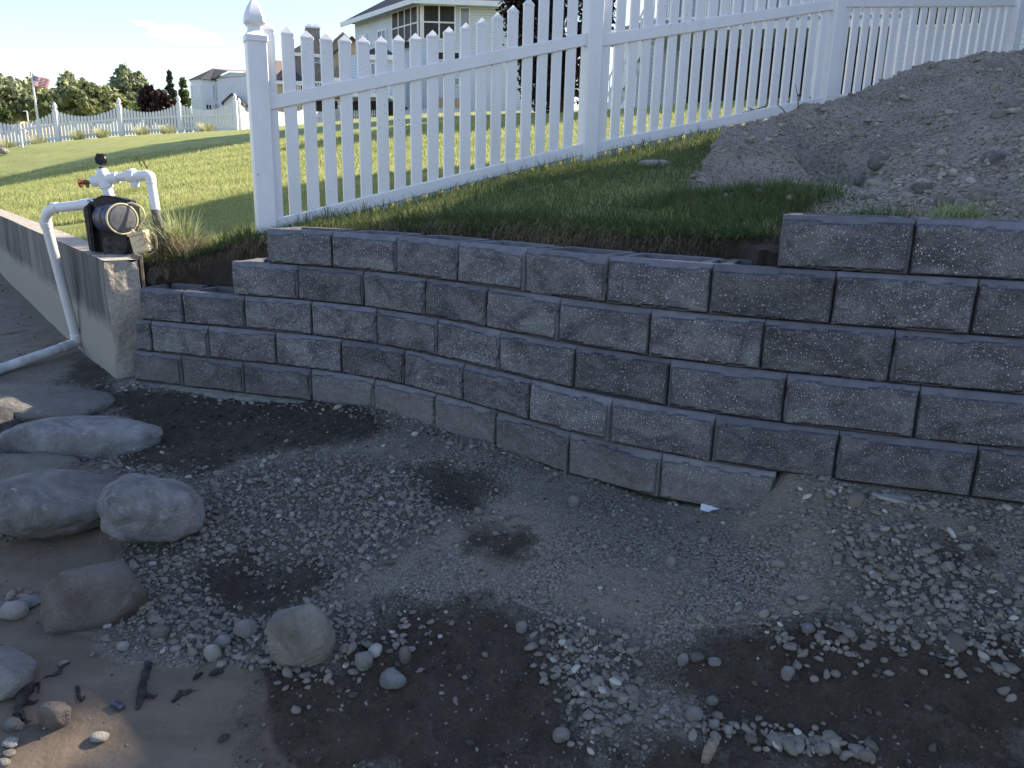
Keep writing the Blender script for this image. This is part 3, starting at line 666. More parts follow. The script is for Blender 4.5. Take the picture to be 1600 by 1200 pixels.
# ------------------------------------------------------------------ retaining wall, one object per block
ORD = ['leftmost', 'second', 'third', 'fourth', 'fifth', 'sixth', 'seventh', 'eighth', 'ninth', 'tenth', 'eleventh', 'twelfth', 'thirteenth', 'fourteenth', 'fifteenth', 'sixteenth', 'seventeenth', 'eighteenth', 'nineteenth']
ROWN = {1: 'bottom course', 2: 'second course up', 3: 'third course up', 4: 'fourth course up', 5: 'fifth course up', 6: 'short top course'}
def block(k, i, p0, p1):
    p0, p1 = np.array(p0), np.array(p1); W = np.linalg.norm(p1 - p0) - .004; ux = (p1 - p0) / np.linalg.norm(p1 - p0); uy = np.array([-ux[1], ux[0]])
    mid = (p0 + p1) / 2; z0 = rowtop(k) - BH + .0; sd = k * 31 + i * 7; H = BH - .003
    nx, nz = max(10, int(W / .0085)), 25
    us = np.linspace(-W / 2, W / 2, nx); vs = np.linspace(0, H, nz); U, V = np.meshgrid(us, vs)
    q1, q2 = RNG.uniform(-.006, .006, 2)
    rough = -.004 + .016 * fbm(U * 9, V * 11, sd * 1.7, 6, sd, .66) + q1 * U / W * 2 + q2 * (V / H - .5)
    ridge = .006 * np.abs(fbm(U * 6 + V * 3, V * 8, sd, 3, sd + 50)); rough = rough + ridge - .003
    yt = .017 - .80 * (H - V); edge = .0012 * fbm(U * 30, V * 30, sd, 2, sd + 9)
    ys_ = np.maximum(.012 - 2.0 * (U + W / 2), .012 - 2.0 * (W / 2 - U)); yb = .004 - 1.2 * V
    oth = np.maximum(np.maximum(yt, ys_), yb) + edge * .4
    Yf = np.maximum(rough, oth); ra = sstep(-.0025, .0012, rough - oth)
    # dust towards the ground
    P = []; RA = []
    def add(u, y, v, r=0.):
        P.append((u, y, v)); RA.append(r); return len(P) - 1
    G = [[add(U[j, a], Yf[j, a], V[j, a], ra[j, a]) for a in range(nx)] for j in range(nz)]
    Fc = [(G[j][a], G[j][a + 1], G[j + 1][a + 1], G[j + 1][a]) for j in range(nz - 1) for a in range(nx - 1)]
    DF, tp = .045, .018
    # left and right shells back to depth DF
    for a, sgn in ((0, -1), (nx - 1, 1)):
        bk = [add(U[j, a], DF, V[j, a], .35) for j in range(nz)]
        for j in range(nz - 1): Fc.append((G[j][a], G[j + 1][a], bk[j + 1], bk[j]) if sgn < 0 else (G[j][a], bk[j], bk[j + 1], G[j + 1][a]))
        if sgn < 0: Lb = bk
        else: Rb = bk
    # top and bottom of the front shell
    tb = [Lb[-1]] + [add(U[-1, a], DF, H, .1) for a in range(1, nx - 1)] + [Rb[-1]]
    bb = [Lb[0]] + [add(U[0, a], DF, 0, .1) for a in range(1, nx - 1)] + [Rb[0]]
    for a in range(nx - 1):
        Fc.append((G[-1][a], G[-1][a + 1], tb[a + 1], tb[a])); Fc.append((G[0][a], bb[a], bb[a + 1], G[0][a + 1]))
    fr = len(Fc)
    # rear part: webs, cores and tail in a cell layout
    D = .305
    if W > .3: cx = [-W / 2, -W / 2 + .022, -.165, .165, W / 2 - .022, W / 2]
    else: cx = [-W / 2, -W / 2 + .03, -.02, .02, W / 2 - .03, W / 2]
    cy = [DF, .06, .215, .255, D]
    occ = [[1, 1, 1, 1, 1], [0, 1, 0, 1, 0], [1, 1, 0, 1, 1], [0, 1, 1, 1, 0]]
    if W < .3: occ = [[1] * 5, [0, 1, 0, 1, 0], [1] * 5, [0, 1, 1, 1, 0]]
    idx = {}
    def vt(a, c, t):
        if (a, c, t) not in idx:
            s = 1 - max(0, cy[c] - DF) * .35
            idx[(a, c, t)] = add(cx[a] * s, cy[c], H if t else 0, .15)
        return idx[(a, c, t)]
    for c in range(4):
        for a in range(5):
            if not occ[c][a]: continue
            Fc.append((vt(a, c, 1), vt(a + 1, c, 1), vt(a + 1, c + 1, 1), vt(a, c + 1, 1)))
            Fc.append((vt(a, c, 0), vt(a, c + 1, 0), vt(a + 1, c + 1, 0), vt(a + 1, c, 0)))
            if a == 0 or not occ[c][a - 1]: Fc.append((vt(a, c, 0), vt(a, c, 1), vt(a, c + 1, 1), vt(a, c + 1, 0)))
            if a == 4 or not occ[c][a + 1]: Fc.append((vt(a + 1, c, 0), vt(a + 1, c + 1, 0), vt(a + 1, c + 1, 1), vt(a + 1, c, 1)))
            if c == 3 or not occ[c + 1][a]: Fc.append((vt(a, c + 1, 0), vt(a, c + 1, 1), vt(a + 1, c + 1, 1), vt(a + 1, c + 1, 0)))
            if c > 0 and not occ[c - 1][a]: Fc.append((vt(a, c, 0), vt(a + 1, c, 0), vt(a + 1, c, 1), vt(a, c, 1)))
    P = np.array(P); wx = mid[0] + ux[0] * P[:, 0] + uy[0] * P[:, 1]; wy = mid[1] + ux[1] * P[:, 0] + uy[1] * P[:, 1]
    wz = z0 + P[:, 2]
    me = bpy.data.meshes.new('wall_block'); me.from_pydata(P.tolist(), [], Fc)
    at = me.attributes.new('rough', 'FLOAT', 'POINT'); at.data.foreach_set('value', np.array(RA, np.float32))
    dust = np.zeros(len(P))
    if k <= 2:
        gl = lower(wx, wy); dust = (1 - sstep(.0, .17 if k == 1 else .08, wz - gl + .06 * fbm(wx * 6, wz * 9, 0, 3, 5))) * (.75 if k == 1 else .6)
    if k == 1: dust = np.clip(dust +   .35 * sstep(.05, .5, fbm(wx * 1.6, wz * 3, 0, 3, 15) + .25), 0, 1)
    at = me.attributes.new('dust', 'FLOAT', 'POINT'); at.data.foreach_set('value', dust.astype(np.float32))
    me.materials.append(MAT['block'])
    sm = np.zeros(len(me.polygons), bool); sm[:(nx - 1) * (nz - 1)] = True; me.polygons.foreach_set('use_smooth', sm)
    o = link(bpy.data.objects.new('wall_block', me)); o.location = (mid[0], mid[1], z0)
    o.rotation_euler = (0, 0, math.atan2(ux[1], ux[0]) + RNG.uniform(-.003, .003))
    n_ = len(ROWS[k]); size = 'short cut' if W < .2 else ('shortened' if W < .4 else 'whole')
    extra = {(6, 0): ', its left end free', (5, 0): ', beside the white fence post', (4, 0): ', its left end free', (3, 0): ', touching the seawall',
             (1, 8): ', half buried', (1, 0): ', against the seawall foot', (2, 0): ', beside the seawall'}.get((k, i), '')
    props(o, f'{size} grey split-face block, {ORD[i]}{"" if i == 0 else " from the left"} in the {ROWN[k]}{extra}', 'wall block', 'split-face blocks of the retaining wall')
for k, J in ROWS.items():
    for i in range(len(J) - 1):
        if J[i][0] > 3.5: continue
        block(k, i, J[i], J[i + 1])

# ------------------------------------------------------------------ white picket fence
def up2(s, off, z): q = fxy(s, off); return (q[0], q[1], z)
FU3 = np.array([FU[0], FU[1], 0]); FN3 = np.array([FN[0], FN[1], 0])
fence = thing('picket_fence', 'tall white vinyl picket fence with scalloped tops climbing the slope above the block wall', 'fence', (*fxy(-.6), E - .45))
def picket(s, z0, z1, parent, wd=.083, th=.027):
    s = s + RNG.uniform(-.015, .015); z1 = z1 + RNG.uniform(-.003, .003); mb = MB(); q = fxy(s, RNG.uniform(-.0015, .0015)); c = .0035; hw, ht = wd / 2, th / 2
    def ring(hw, ht, c): return [(-hw + c, -ht), (hw - c, -ht), (hw, -ht + c), (hw, ht - c), (hw - c, ht), (-hw + c, ht), (-hw, ht - c), (-hw, -ht + c)]
    def W(r): return [tuple(q + FU * a - FN * b_) for a, b_ in r]
    zb = z1 - .052
    mb.prism(W(ring(hw, ht, c)), z0, zb)
    r = W(ring(hw + .0025, ht + .0025, .004)); mb.prism(r, zb - .004, zb + .010)
    n = len(r); V = [(p[0], p[1], zb + .010) for p in r] + [(*q, z1)]
    mb.add(V, [(i, (i + 1) % n, n) for i in range(n)])
    return mb.build('picket', MAT['pvc_fence'], parent)
def sloped_bar(s0, s1, zt0, zt1, h, th, parent, name):
    mb = MB(); t = th / 2; c = .005
    prof = [(-t, c), (-t + c, 0), (t - c, 0), (t, c), (t, h - c), (t - c, h), (-t + c, h), (-t, h - c)]
    V = []
    for s, zt in ((s0, zt0), (s1, zt1)):
        for o_, hh_ in prof: q = fxy(s, o_); V.append((q[0], q[1], zt - h + hh_))
    n = 8; mb.add(V, [tuple(range(n)), tuple(range(n, 2 * n))[::-1]] + [(i, i + n, (i + 1) % n + n, (i + 1) % n) for i in range(n)])
    return mb.build(name, MAT['pvc_fence'], parent)
POST = [-.62, 19.45, 39.75, 60.1]
sT0, zT0 = fz(421, 151); sT1, zT1 = fz(913, 53); cap0 = fz(396, 60)[1]
def zline(a, b):
    (s0, z0), (s1, z1) = fz(*a), fz(*b); return lambda s: z0 + (z1 - z0) * (s - s0) / (s1 - s0)
TOP = [zline((421, 150), (913, 52.5)), zline((941, 54), (1297, -.5)), zline((1322, -8.5), (1588, -8))]
BOT = [zline((434, 341), (908, 225)), zline((935, 221), (1288, 150.5)), None]
d3 = TOP[2]; b3 = BOT[1](39.2); BOT[2] = lambda s: b3 + .03 + (d3(s) - d3(40.5)) * 1.0
posttop = [cap0, TOP[0](19.4) + (cap0 - TOP[0](0)), TOP[1](39.7) + (cap0 - TOP[0](0)) , TOP[2](60) + .5]
for i, s in enumerate(POST):
    mb = MB(); hw = .0635; c = .006; q = fxy(s, .0)
    ring = [(-hw + c, -hw), (hw - c, -hw), (hw, -hw + c), (hw, hw - c), (hw - c, hw), (-hw + c, hw), (-hw, hw - c), (-hw, -hw + c)]
    zt = posttop[i]; zb = float(upper(*q)) - .35
    mb.prism([tuple(q + FU * a - FN * b_) for a, b_ in ring], zb, zt)
    po = mb.build('post', MAT['pvc_fence'], fence)
    cpm = MB()
    def sq(r, z, rc=.25):
        c_ = r * rc; rr = [(-r + c_, -r), (r - c_, -r), (r, -r + c_), (r, r - c_), (r - c_, r), (-r + c_, r), (-r, r - c_), (-r, -r + c_)]
        return [(*(q + FU * a - FN * b_), z) for a, b_ in rr]
    prof = [(.070, -.022, .08), (.070, .012, .08), (.064, .020, .1), (.052, .03, .3), (.045, .048, .4), (.044, .062, .4), (.050, .078, .4), (.062, .088, .35), (.064, .096, .3), (.063, .120, .32), (.057, .148, .36), (.045, .180, .4), (.027, .212, .45), (.010, .236, .5), (.002, .244, .5)]
    V = []; 
    for r, z, rc in prof: V += sq(r, zt + z, rc)
    n = 8; Fc = [tuple(range(8))[::-1], tuple((len(prof) - 1) * 8 + j for j in range(8))] + [(a * 8 + j, a * 8 + (j + 1) % 8, (a + 1) * 8 + (j + 1) % 8, (a + 1) * 8 + j) for a in range(len(prof) - 1) for j in range(8)]
    cpm.add(V, Fc); cpm.build('post_cap', MAT['pvc_fence'], po, smooth=True, angle=R(30))
SEC = [(0, 18, 19, POST[0], POST[1]), (20.45, 38.75, 19, POST[1], POST[2]), (40.8, 59.1, 19, POST[2], POST[3])]
for j, (a, b_, n, pa, pb) in enumerate(SEC):
    e0, e1 = pa + .5, pb - .5
    RH = .090 if j < 2 else .095
    sloped_bar(e0, e1, TOP[j](e0), TOP[j](e1), RH if j < 2 else .11, .056, fence, 'top_rail')
    sloped_bar(e0, e1, BOT[j](e0), BOT[j](e1), .088, .056, fence, 'bottom_rail')
    for i in range(n):
        s = a + (b_ - a) * i / (n - 1); h = .225 + .225 * ((i - 9) / 9) ** 2
        picket(s, BOT[j](s) - .088 - .055, TOP[j](s) + h, fence)

# ------------------------------------------------------------------ concrete seawall
def seawall():
    mb = MB(); zt = E - .545
    # smoothly subdivided slab so that the broken end can be roughened
    L = 30.
    ts = np.concatenate([np.linspace(0, .5, 22), np.linspace(.55, L, 60)]); hs = np.linspace(-1.75, -.545, 40) + E
    def P(t, o, z):
        q = SW0 + SWD * t + SWN * o; return (q[0], q[1], z)
    # front face grid
    def grid(fn, na, nb):
        n0 = len(mb.v); V = [fn(a, c) for a in range(na) for c in range(nb)]
        mb.add(V, [(a * nb + c, a * nb + c + 1, (a + 1) * nb + c + 1, (a + 1) * nb + c) for a in range(na - 1) for c in range(nb - 1)])
    def endoff(z, o):      # the end is battered: broken back towards the foot
        k = (zt - z) / 1.1
        return .012 * float(fbm(z * 6, o * 9, 0, 3, 5)) + .05 * max(0, k) * (o / SWT) * -.6
    def fo(t, z): return .010 * float(fbm(t * 1.2, z * 5, 0, 3, 9))
    grid(lambda a, c: P(ts[a] + (endoff(hs[c], 0) if a == 0 else 0), fo(ts[a], hs[c]), hs[c] - (.012 if (c == 39 and a < 2) else 0)), len(ts), len(hs))
    me_f = mb.build('seawall_face', MAT['seawall'], root, smooth=True)
    mb2 = MB(); os_ = np.linspace(0, SWT, 14)
    V = [P(endoff(hs[c], os_[a]) + .014 * float(fbm(os_[a] * 14, hs[c] * 10, 0, 4, 6)) * (0 < a), os_[a] + (fo(0, hs[c]) if a == 0 else 0), hs[c] - (.03 * max(0, float(fbm(os_[a] * 12, 1, 0, 2, 2))) if c == 39 else 0)) for a in range(14) for c in range(40)]
    mb2.add(V, [(a * 40 + c, (a + 1) * 40 + c, (a + 1) * 40 + c + 1, a * 40 + c + 1) for a in range(13) for c in range(39)])
    mb2.build('broken_end', MAT['concrete_broken'], root, smooth=True)
    mb3 = MB(); V = []
    for a, t in enumerate(ts):
        for c, o in enumerate(np.linspace(0, SWT, 6)):
            V.append(P(t + (endoff(zt, o) if a == 0 else 0), o + (fo(t, zt) if c == 0 else 0), zt + (.004 * float(fbm(t * 4, o * 8, 0, 2, 3)) if 0 < c < 5 and a else 0)))
    mb3.add(V, [(a * 6 + c, (a + 1) * 6 + c, (a + 1) * 6 + c + 1, a * 6 + c + 1) for a in range(len(ts) - 1) for c in range(5)])
    mb3.add([P(0, SWT, zt), P(L, SWT, zt), P(L, SWT, E - 1.75), P(0, SWT, E - 1.75)], [(0, 1, 2, 3)])
    mb3.build('wall_top', MAT['concrete_broken'], root, smooth=True)
root = thing('seawall', 'long weathered concrete seawall with streaked grey face and broken end beside the block wall', 'seawall', (*SW0, E - 1.35))
seawall()

# footing strip of pale mortar visible under the left end of the wall
mb = MB(); 
A_, B_ = np.array(ROWS[1][0]) + (-.03, -.035), np.array(ROWS[1][3]) + (0, -.03)
n = 30; V = []
for a in range(n + 1):
    t = a / n; q = A_ + (B_ - A_) * t; wob = .014 * float(fbm(t * 9, 0, 0, 3, 4)); zt = rowtop(1) - BH - .001; ox = -.045 * (1 - t) 
    for (oy, z) in ((.2, zt), (.03, zt - .002), (.0 + wob, zt - .012), (-.02 + wob, zt - .07)): V.append((q[0], q[1] + oy + wob * .4, z + .002 * math.sin(a)))
mb.add(V, [(a * 4 + c, (a + 1) * 4 + c, (a + 1) * 4 + c + 1, a * 4 + c + 1) for a in range(n) for c in range(3)])
fo_ = mb.build('concrete_footing', MAT['footing'], smooth=True, origin=(A_[0], A_[1], E - 1.33)); props(fo_, 'thin rough strip of concrete footing showing under the left end of the block wall', 'footing')

# ------------------------------------------------------------------ foliage
def leaf_cloud(C, size, tint, rng, up=.3, aspect=1.6):
    """C (n,3) centres -> small folded leaf quads"""
    n = len(C); d = rng.normal(size=(n, 3)); d /= np.linalg.norm(d, axis=1)[:, None]
    a = np.cross(d, rng.normal(size=(n, 3))); a /= np.linalg.norm(a, axis=1)[:, None]; b_ = np.cross(d, a)
    s = (size * rng.uniform(.6, 1.35, n))[:, None]
    V = np.stack([C - a * s * aspect * .5, C + b_ * s * .5, C + a * s * aspect * .5 + d * s * .1, C - b_ * s * .5], 1).reshape(-1, 3)
    Fc = np.arange(4 * n).reshape(-1, 4); return V, Fc, np.repeat(tint, 4)
def crown_pts(n, c, rad, rng, clumps=60, cl=.28, shell=.75, cone=0., base=0.):
    """leaf centres gathered in clumps spread through an ellipsoid (or a cone)"""
    k = rng.normal(size=(clumps, 3)); k /= np.linalg.norm(k, axis=1)[:, None]
    k *= (rng.uniform(0, 1, clumps) ** (1 / 3.) * (1 - shell * .35) + shell * .35)[:, None].clip(0, 1)
    if cone:
        t = rng.uniform(0, 1, clumps) ** .8; r = (1 - t) ** cone * rng.uniform(.35, 1.0, clumps); a = rng.uniform(0, 6.283, clumps)
        k = np.stack([r * np.cos(a), r * np.sin(a), t * 2 - 1], 1)
    w_ = rng.uniform(.4, 1, clumps); w_ /= w_.sum(); i = rng.choice(clumps, n, p=w_)
    sz = rng.uniform(.5, 1.25, clumps)[i] * cl
    if cone: sz = sz * (1.05 - .75 * (k[i, 2] * .5 + .5))
    o = rng.normal(size=(n, 3)) * sz[:, None] * .55
    if cone: o[:, 2] *= .35
    P = (k[i] + o) * np.asarray(rad) + np.asarray(c)
    ctint = rng.uniform(.2, .8, clumps)[i]
    return P, np.clip(ctint + rng.normal(size=n) * .16, 0, 1), k * np.asarray(rad) + np.asarray(c)
TREES = 0
def tree(name, label, cat, base, height, width, mat, n, leaf, trunk_h=.25, clumps=60, cl=.3, cone=0, group=None, trunk_r=None, depth=None, zlow=None, seed=None, up_shift=0):
    global TREES; TREES += 1; rng = np.random.default_rng(100 + (seed or TREES))
    base = np.asarray(base, float); t = thing(name, label, cat, base, group)
    z0 = base[2] + height * trunk_h * .6; z1 = base[2] + height; c = np.array([base[0], base[1], (z0 + z1) / 2]); rad = np.array([width / 2, (depth or width) / 2, (z1 - z0) / 2])
    P, ti, cen = crown_pts(n, c, rad, rng, clumps, cl, cone=cone)
    P[:, 2] = np.maximum(P[:, 2], base[2] + .03)
    V, Fc, tt = leaf_cloud(P, leaf, ti, rng); 
    big_mesh('crown', V, Fc, MAT[mat], t, attrs={'tint': tt})
    mb = MB(); tr = trunk_r or height * .022; k = 8
    mb.tube([base + np.array([tr * .6 * math.sin(i * 1.3), tr * .5 * math.cos(i * 1.9), -.3 + (height * .82 + .3) * i / k]) for i in range(k + 1)], [tr * (1.25 - 1.05 * i / k) for i in range(k + 1)], 8)
    for i in rng.choice(len(cen), min(len(cen), 26), replace=False):
        e = cen[i]; hz = base[2] + max(height * trunk_h * .7, (e[2] - base[2]) * .62); s = np.array([base[0], base[1], hz])
        mid = s * .5 + e * .5 + np.array([0, 0, -.05 * height * .3]); mb.tube([s, mid, e], [tr * .38, tr * .24, tr * .08], 5)
    mb.build('trunk', MAT['bark'], t, smooth=True); return t
def tree_px(name, label, cat, x0, x1, ytop, ybase, y, mat, n, leaf, **k):
    xc = (x0 + x1) / 2; top = gp(xc, ytop, y); b_ = gp(xc, ybase, y); wd = abs(gp(x1, ybase, y)[0] - gp(x0, ybase, y)[0])
    return tree(name, label, cat, (b_[0], b_[1], b_[2]), top[2] - b_[2], wd, mat, n, leaf, **k)
GT = 'trees beyond the far fence'
tree_px('leafy_tree', 'bushy grey-green tree at the far left edge behind the distant fence', 'tree', -40, 48, 122, 205, 78, 'leaf_grey', 5200, .34, clumps=110, cl=.22, group=GT)
tree_px('leafy_tree', 'round olive tree right behind the flagpole', 'tree', 22, 92, 127, 200, 84, 'leaf_olive', 4500, .34, clumps=100, cl=.22, group=GT)
tree_px('leafy_tree', 'low dark olive tree between flagpole and wide bright tree', 'tree', 68, 118, 146, 200, 80, 'leaf_olive', 2600, .33, clumps=60, cl=.25, group=GT)
tree_px('leafy_tree', 'wide spreading sunlit green tree filling the middle of the far treeline', 'tree', 92, 190, 130, 202, 74, 'leaf_olive', 7000, .33, clumps=140, cl=.2, group=GT, seed=44)
tree_px('leafy_tree', 'paler treetop rising behind the wide spreading green tree', 'tree', 98, 130, 119, 195, 92, 'leaf_grey', 1800, .36, clumps=40, cl=.28, group=GT)
tree_px('leafy_tree', 'tallest tree of the far treeline with open feathery top', 'tree', 182, 234, 107, 200, 86, 'leaf_grey', 5000, .32, clumps=90, cl=.2, group=GT)
tree_px('leafy_tree', 'short light green tree in front of the tallest far tree', 'tree', 184, 222, 150, 198, 76, 'leaf_green', 1700, .3, clumps=40, cl=.28, group=GT)
tree_px('purple_tree', 'dark purple-leaved tree left of the blue spruce', 'tree', 222, 250, 137, 200, 72, 'leaf_plum', 2400, .28, clumps=60, cl=.28, group=GT)
tree_px('purple_tree', 'low dark purple tree directly in front of the blue spruce', 'tree', 243, 272, 144, 200, 70, 'leaf_plum', 2000, .28, clumps=50, cl=.28, group=GT)
tree_px('spruce', 'pointed blue-green spruce with tiered branches beside the far white house', 'tree', 256, 288, 113, 205, 82, 'leaf_spruce', 3200, .26, clumps=130, cl=.22, cone=.8, group=GT, trunk_h=.02)
tree_px('dark_conifer', 'dark narrow conifer touching the left wall of the far white house', 'tree', 277, 306, 122, 205, 90, 'leaf_green', 2600, .3, clumps=90, cl=.25, cone=.7, group=GT, trunk_h=.02)
tree_px('leafy_shrub', 'dark pointed shrub low behind the left end of the distant fence', 'shrub', 0, 24, 163, 205, 60, 'leaf_green', 1500, .22, clumps=40, cl=.3, cone=.6, group=GT, trunk_h=.02)
# large purple-leaved tree behind the near fence
q = gp(868, 184, 31)
tree('purple_leaf_tree', 'large dark purple-leaved tree behind the near fence, its crown running out of the picture', 'tree', (q[0], q[1], q[2]), 12.5, 4.5, 'leaf_purple', 34000, .115, trunk_h=.02, clumps=420, cl=.12, trunk_r=.3, seed=61, depth=4.4)
q = gp(800, -95, 28.5); rng = np.random.default_rng(5)
P, ti, cen = crown_pts(2600, (q[0], q[1], q[2]), (2.2, 1.2, 1.9), rng, 46, .16); V, Fc, tt = leaf_cloud(P, .10, ti, rng)
bt = [o for o in bpy.data.objects if o.name.startswith('purple_leaf_tree')][0]
big_mesh('drooping_branches', V, Fc, MAT['leaf_purple'], bt, attrs={'tint': tt})
# unseen trees added to cast shade on the mound, sod, beach and lawn
def sunpos(qq, pp): a = R(SUN_AZ); return (qq * math.cos(a) - pp * math.sin(a), qq * math.sin(a) + pp * math.cos(a))
x, y = sunpos(12.5, 3.42); tree('added_shade_evergreen', 'tall unseen columnar evergreen added out of frame right to shade the dirt heap', 'tree', (x, y, E + 1.6), 7.4, 2.35, 'leaf_green', 34000, .13, trunk_h=.01, clumps=600, cl=.2, depth=1.9, seed=81)
for i_, (pp_, lb_) in enumerate(((1.3, 'shorter unseen evergreen added for shade at right, nearest the end of the dirt heap'), (-1.3, 'shortest unseen evergreen added for shade at right, lowest on the slope'))):
    x, y = sunpos(12.2, pp_); tree('added_shade_shrub', lb_, 'shrub', (x, y, E + 1.2), 4.45, 3.2, 'leaf_green', 20000, .13, trunk_h=.01, clumps=400, cl=.2, seed=90 + i_)
x, y = sunpos(16, 7.2); tree('added_shade_tree', 'slender unseen tree added out of frame right to shade the lawn beside the fence', 'tree', (x, y, E + 2.4), 6.6, 2.3, 'leaf_green', 14000, .12, trunk_h=1.05, clumps=260, cl=.22, depth=2.4, seed=82)

# ------------------------------------------------------------------ distant fence
def small_fence(name, label, pix, n_pick, ph=1.28, scallop=.22, group=None, rh=.075):
    """pix: list of (px, py, y) post feet; every bay between two posts is one panel"""
    pts = [gp(*a) for a in pix]; root_ = thing(name, label, 'fence', pts[0], group)
    for i, p in enumerate(pts):
        mb = MB(); mb.box((p[0], p[1], p[2] + ph / 2 - .1), (.14, .14, ph + .2)); po = mb.build('post', MAT['pvc'], root_)
        mb = MB(); z = p[2] + ph
        prof = [(.085, 0), (.085, .03), (.05, .04), (.045, .08), (.08, .1), (.085, .15), (.06, .22), (.01, .3)]
        mb.tube([(p[0], p[1], z + h) for r, h in prof], [r for r, h in prof], 8); mb.build('post_cap', MAT['pvc'], po, smooth=True)
    for a, b_ in zip(pts[:-1], pts[1:]):
        mb = MB(); u = b_ - a; L = np.linalg.norm(u[:2]); ux = np.array([u[0], u[1], 0]) / L; uy = np.array([-ux[1], ux[0], 0]); sl = u[2] / L
        for k in range(n_pick):
            t = (k + .75) / (n_pick + .5); c = a + u * t; w2 = (2 * t - 1) ** 2; zt = c[2] + ph - .30 + scallop * 1.25 * w2; ww = .086 if n_pick > 16 else .088
            P0 = c + uy * .02; V = []
            for oy in (-.011, .011):
                for ox, z in ((-ww / 2, c[2] + .03), (ww / 2, c[2] + .03), (ww / 2, zt), (0, zt + .05), (-ww / 2, zt)): V.append((c[0] + ux[0] * ox + uy[0] * oy, c[1] + ux[1] * ox + uy[1] * oy, z))
            mb.add(V, [(0, 1, 2, 3, 4), (9, 8, 7, 6, 5)] + [(j, (j + 1) % 5 + 0, (j + 1) % 5 + 5, j + 5) for j in range(5)])
        for zz in (.12, ph - .52):
            V = []
            for e in (a, b_):
                for oy, oz in ((-.03, 0), (.03, 0), (.03, rh), (-.03, rh)): V.append((e[0] + uy[0] * oy, e[1] + uy[1] * oy, e[2] + zz + oz))
            mb.add(V, [(0, 1, 2, 3), (7, 6, 5, 4)] + [(j, j + 4, (j + 1) % 4 + 4, (j + 1) % 4) for j in range(4)])
        mb.build('picket_panel', MAT['pvc'], root_)
    return root_
small_fence('distant_picket_fence', 'long low white picket fence with dipping tops across the far lawn on the left', [(-14, 238, 28.6), (92, 222, 29.5), (191, 213, 30.4), (283, 208, 31.3), (370, 203.5, 32.2)], 19, 1.1)
small_fence('distant_picket_fence', 'sunlit low white picket fence seen through the near fence in front of the houses', [(376, 203, 32.4), (425, 200.5, 35.4), (476, 197.5, 38.8), (531, 194, 42), (608, 192, 43.8), (678, 190, 45.2), (742, 187, 46.5), (812, 184.5, 47.8)], 22, .92, .12)
# ornamental grass tufts along the distant fence
for i, (px, py, y) in enumerate([(12, 233, 28.7), (60, 227, 29.2), (122, 218, 29.8), (160, 215, 30.1), (222, 211.5, 30.7), (262, 209.5, 31.1), (322, 206, 31.7)]):
    p = gp(px, py, y - .5); rng = np.random.default_rng(300 + i); n = 260
    a = rng.uniform(0, 6.283, n); r = rng.uniform(.05, .5, n); B = np.stack([p[0] + np.cos(a) * r * .25, p[1] + np.sin(a) * r * .25, np.full(n, p[2] - .05)], 1)
    T = B + np.stack([np.cos(a) * r * .75, np.sin(a) * r * .4, rng.uniform(.2, .42, n)], 1); s = np.stack([np.sin(a), -np.cos(a), 0 * a], 1) * .010
    V = np.stack([B - s, B + s, T + s * .5, T - s * .5], 1).reshape(-1, 3)
    o = big_mesh('ornamental_grass', V, np.arange(4 * n).reshape(-1, 4), MAT['weed'], attrs={'tint': np.repeat(rng.uniform(.7, 1, n), 4)}, origin=p)
    props(o, f'pale feathery grass tuft at the foot of the distant fence, {ORD[i]}{"" if i == 0 else " from the left"}', 'ornamental grass', 'grass tufts along the distant fence')
# little standpipe in front of the distant fence
p = gp(35, 226, 27.5); mb = MB(); mb.tube([p + np.array([0, 0, -.1]), p + np.array([0, 0, .68])], .028, 8); mb.tube([p + np.array([0, 0, .52]), p + np.array([.16, 0, .50]), p + np.array([.2, 0, .42])], .022, 8)
props(mb.build('standpipe', MAT['pvc'], smooth=True, origin=p), 'thin white standpipe with a side tap in front of the distant fence', 'standpipe')
p = gp(5, 236, 26.5); mb = MB(); bm = bmesh.new(); bmesh.ops.create_icosphere(bm, subdivisions=2, radius=.15)
mb.add([p + np.array(v.co) * [1.3, .9, .7] * (1 + .1 * math.sin(v.index * 3.1)) for v in bm.verts], [[v.index for v in f.verts] for f in bm.faces]); bm.free()
props(mb.build('pale_stone', MAT['stone_pale'], smooth=True, origin=p), 'pale stone lying at the left foot of the distant fence', 'stone')

# ------------------------------------------------------------------ flag, lamp, houses
p = gp(60, 190, 70); tp = gp(48.3, 113, 70)
fl = thing('flagpole', 'tall white flagpole flying a red, white and blue striped flag above the far trees', 'flagpole', p)
mb = MB(); mb.tube([p + (0, 0, -1.5), p * .5 + tp * .5, tp], [.11, .085, .05], 10); mb.build('pole', MAT['white_trim'], fl, smooth=True)
mb = MB(); mb.box(tp, (.2, .2, .14), bevel=.05); mb.build('pole_cap', MAT['white_trim'], fl)
mt, n, b = newmat('flag'); MAT['flag'] = mt
uvn = n.n('ShaderNodeUVMap'); sx = n.n('ShaderNodeSeparateXYZ'); n.L(uvn.outputs[0], sx.inputs[0]); fu, fv = sx.outputs[0], sx.outputs[1]
stripe = n.m('LESS_THAN', n.m('FRACT', n.m('MULTIPLY', fv, 6.5)), .5)
c = n.mix(stripe, (.80, .76, .76), (.58, .05, .07))
canton = n.m('MULTIPLY', n.m('LESS_THAN', fu, .4), n.m('GREATER_THAN', fv, .4615))
fxn = n.m('SUBTRACT', n.m('FRACT', n.m('MULTIPLY', fu, 15)), .5); fyn = n.m('SUBTRACT', n.m('FRACT', n.m('MULTIPLY', n.m('SUBTRACT', fv, .4615), 9.3)), .5)
star = n.m('LESS_THAN', n.m('ADD', n.m('MULTIPLY', fxn, fxn), n.m('MULTIPLY', fyn, fyn)), .07)
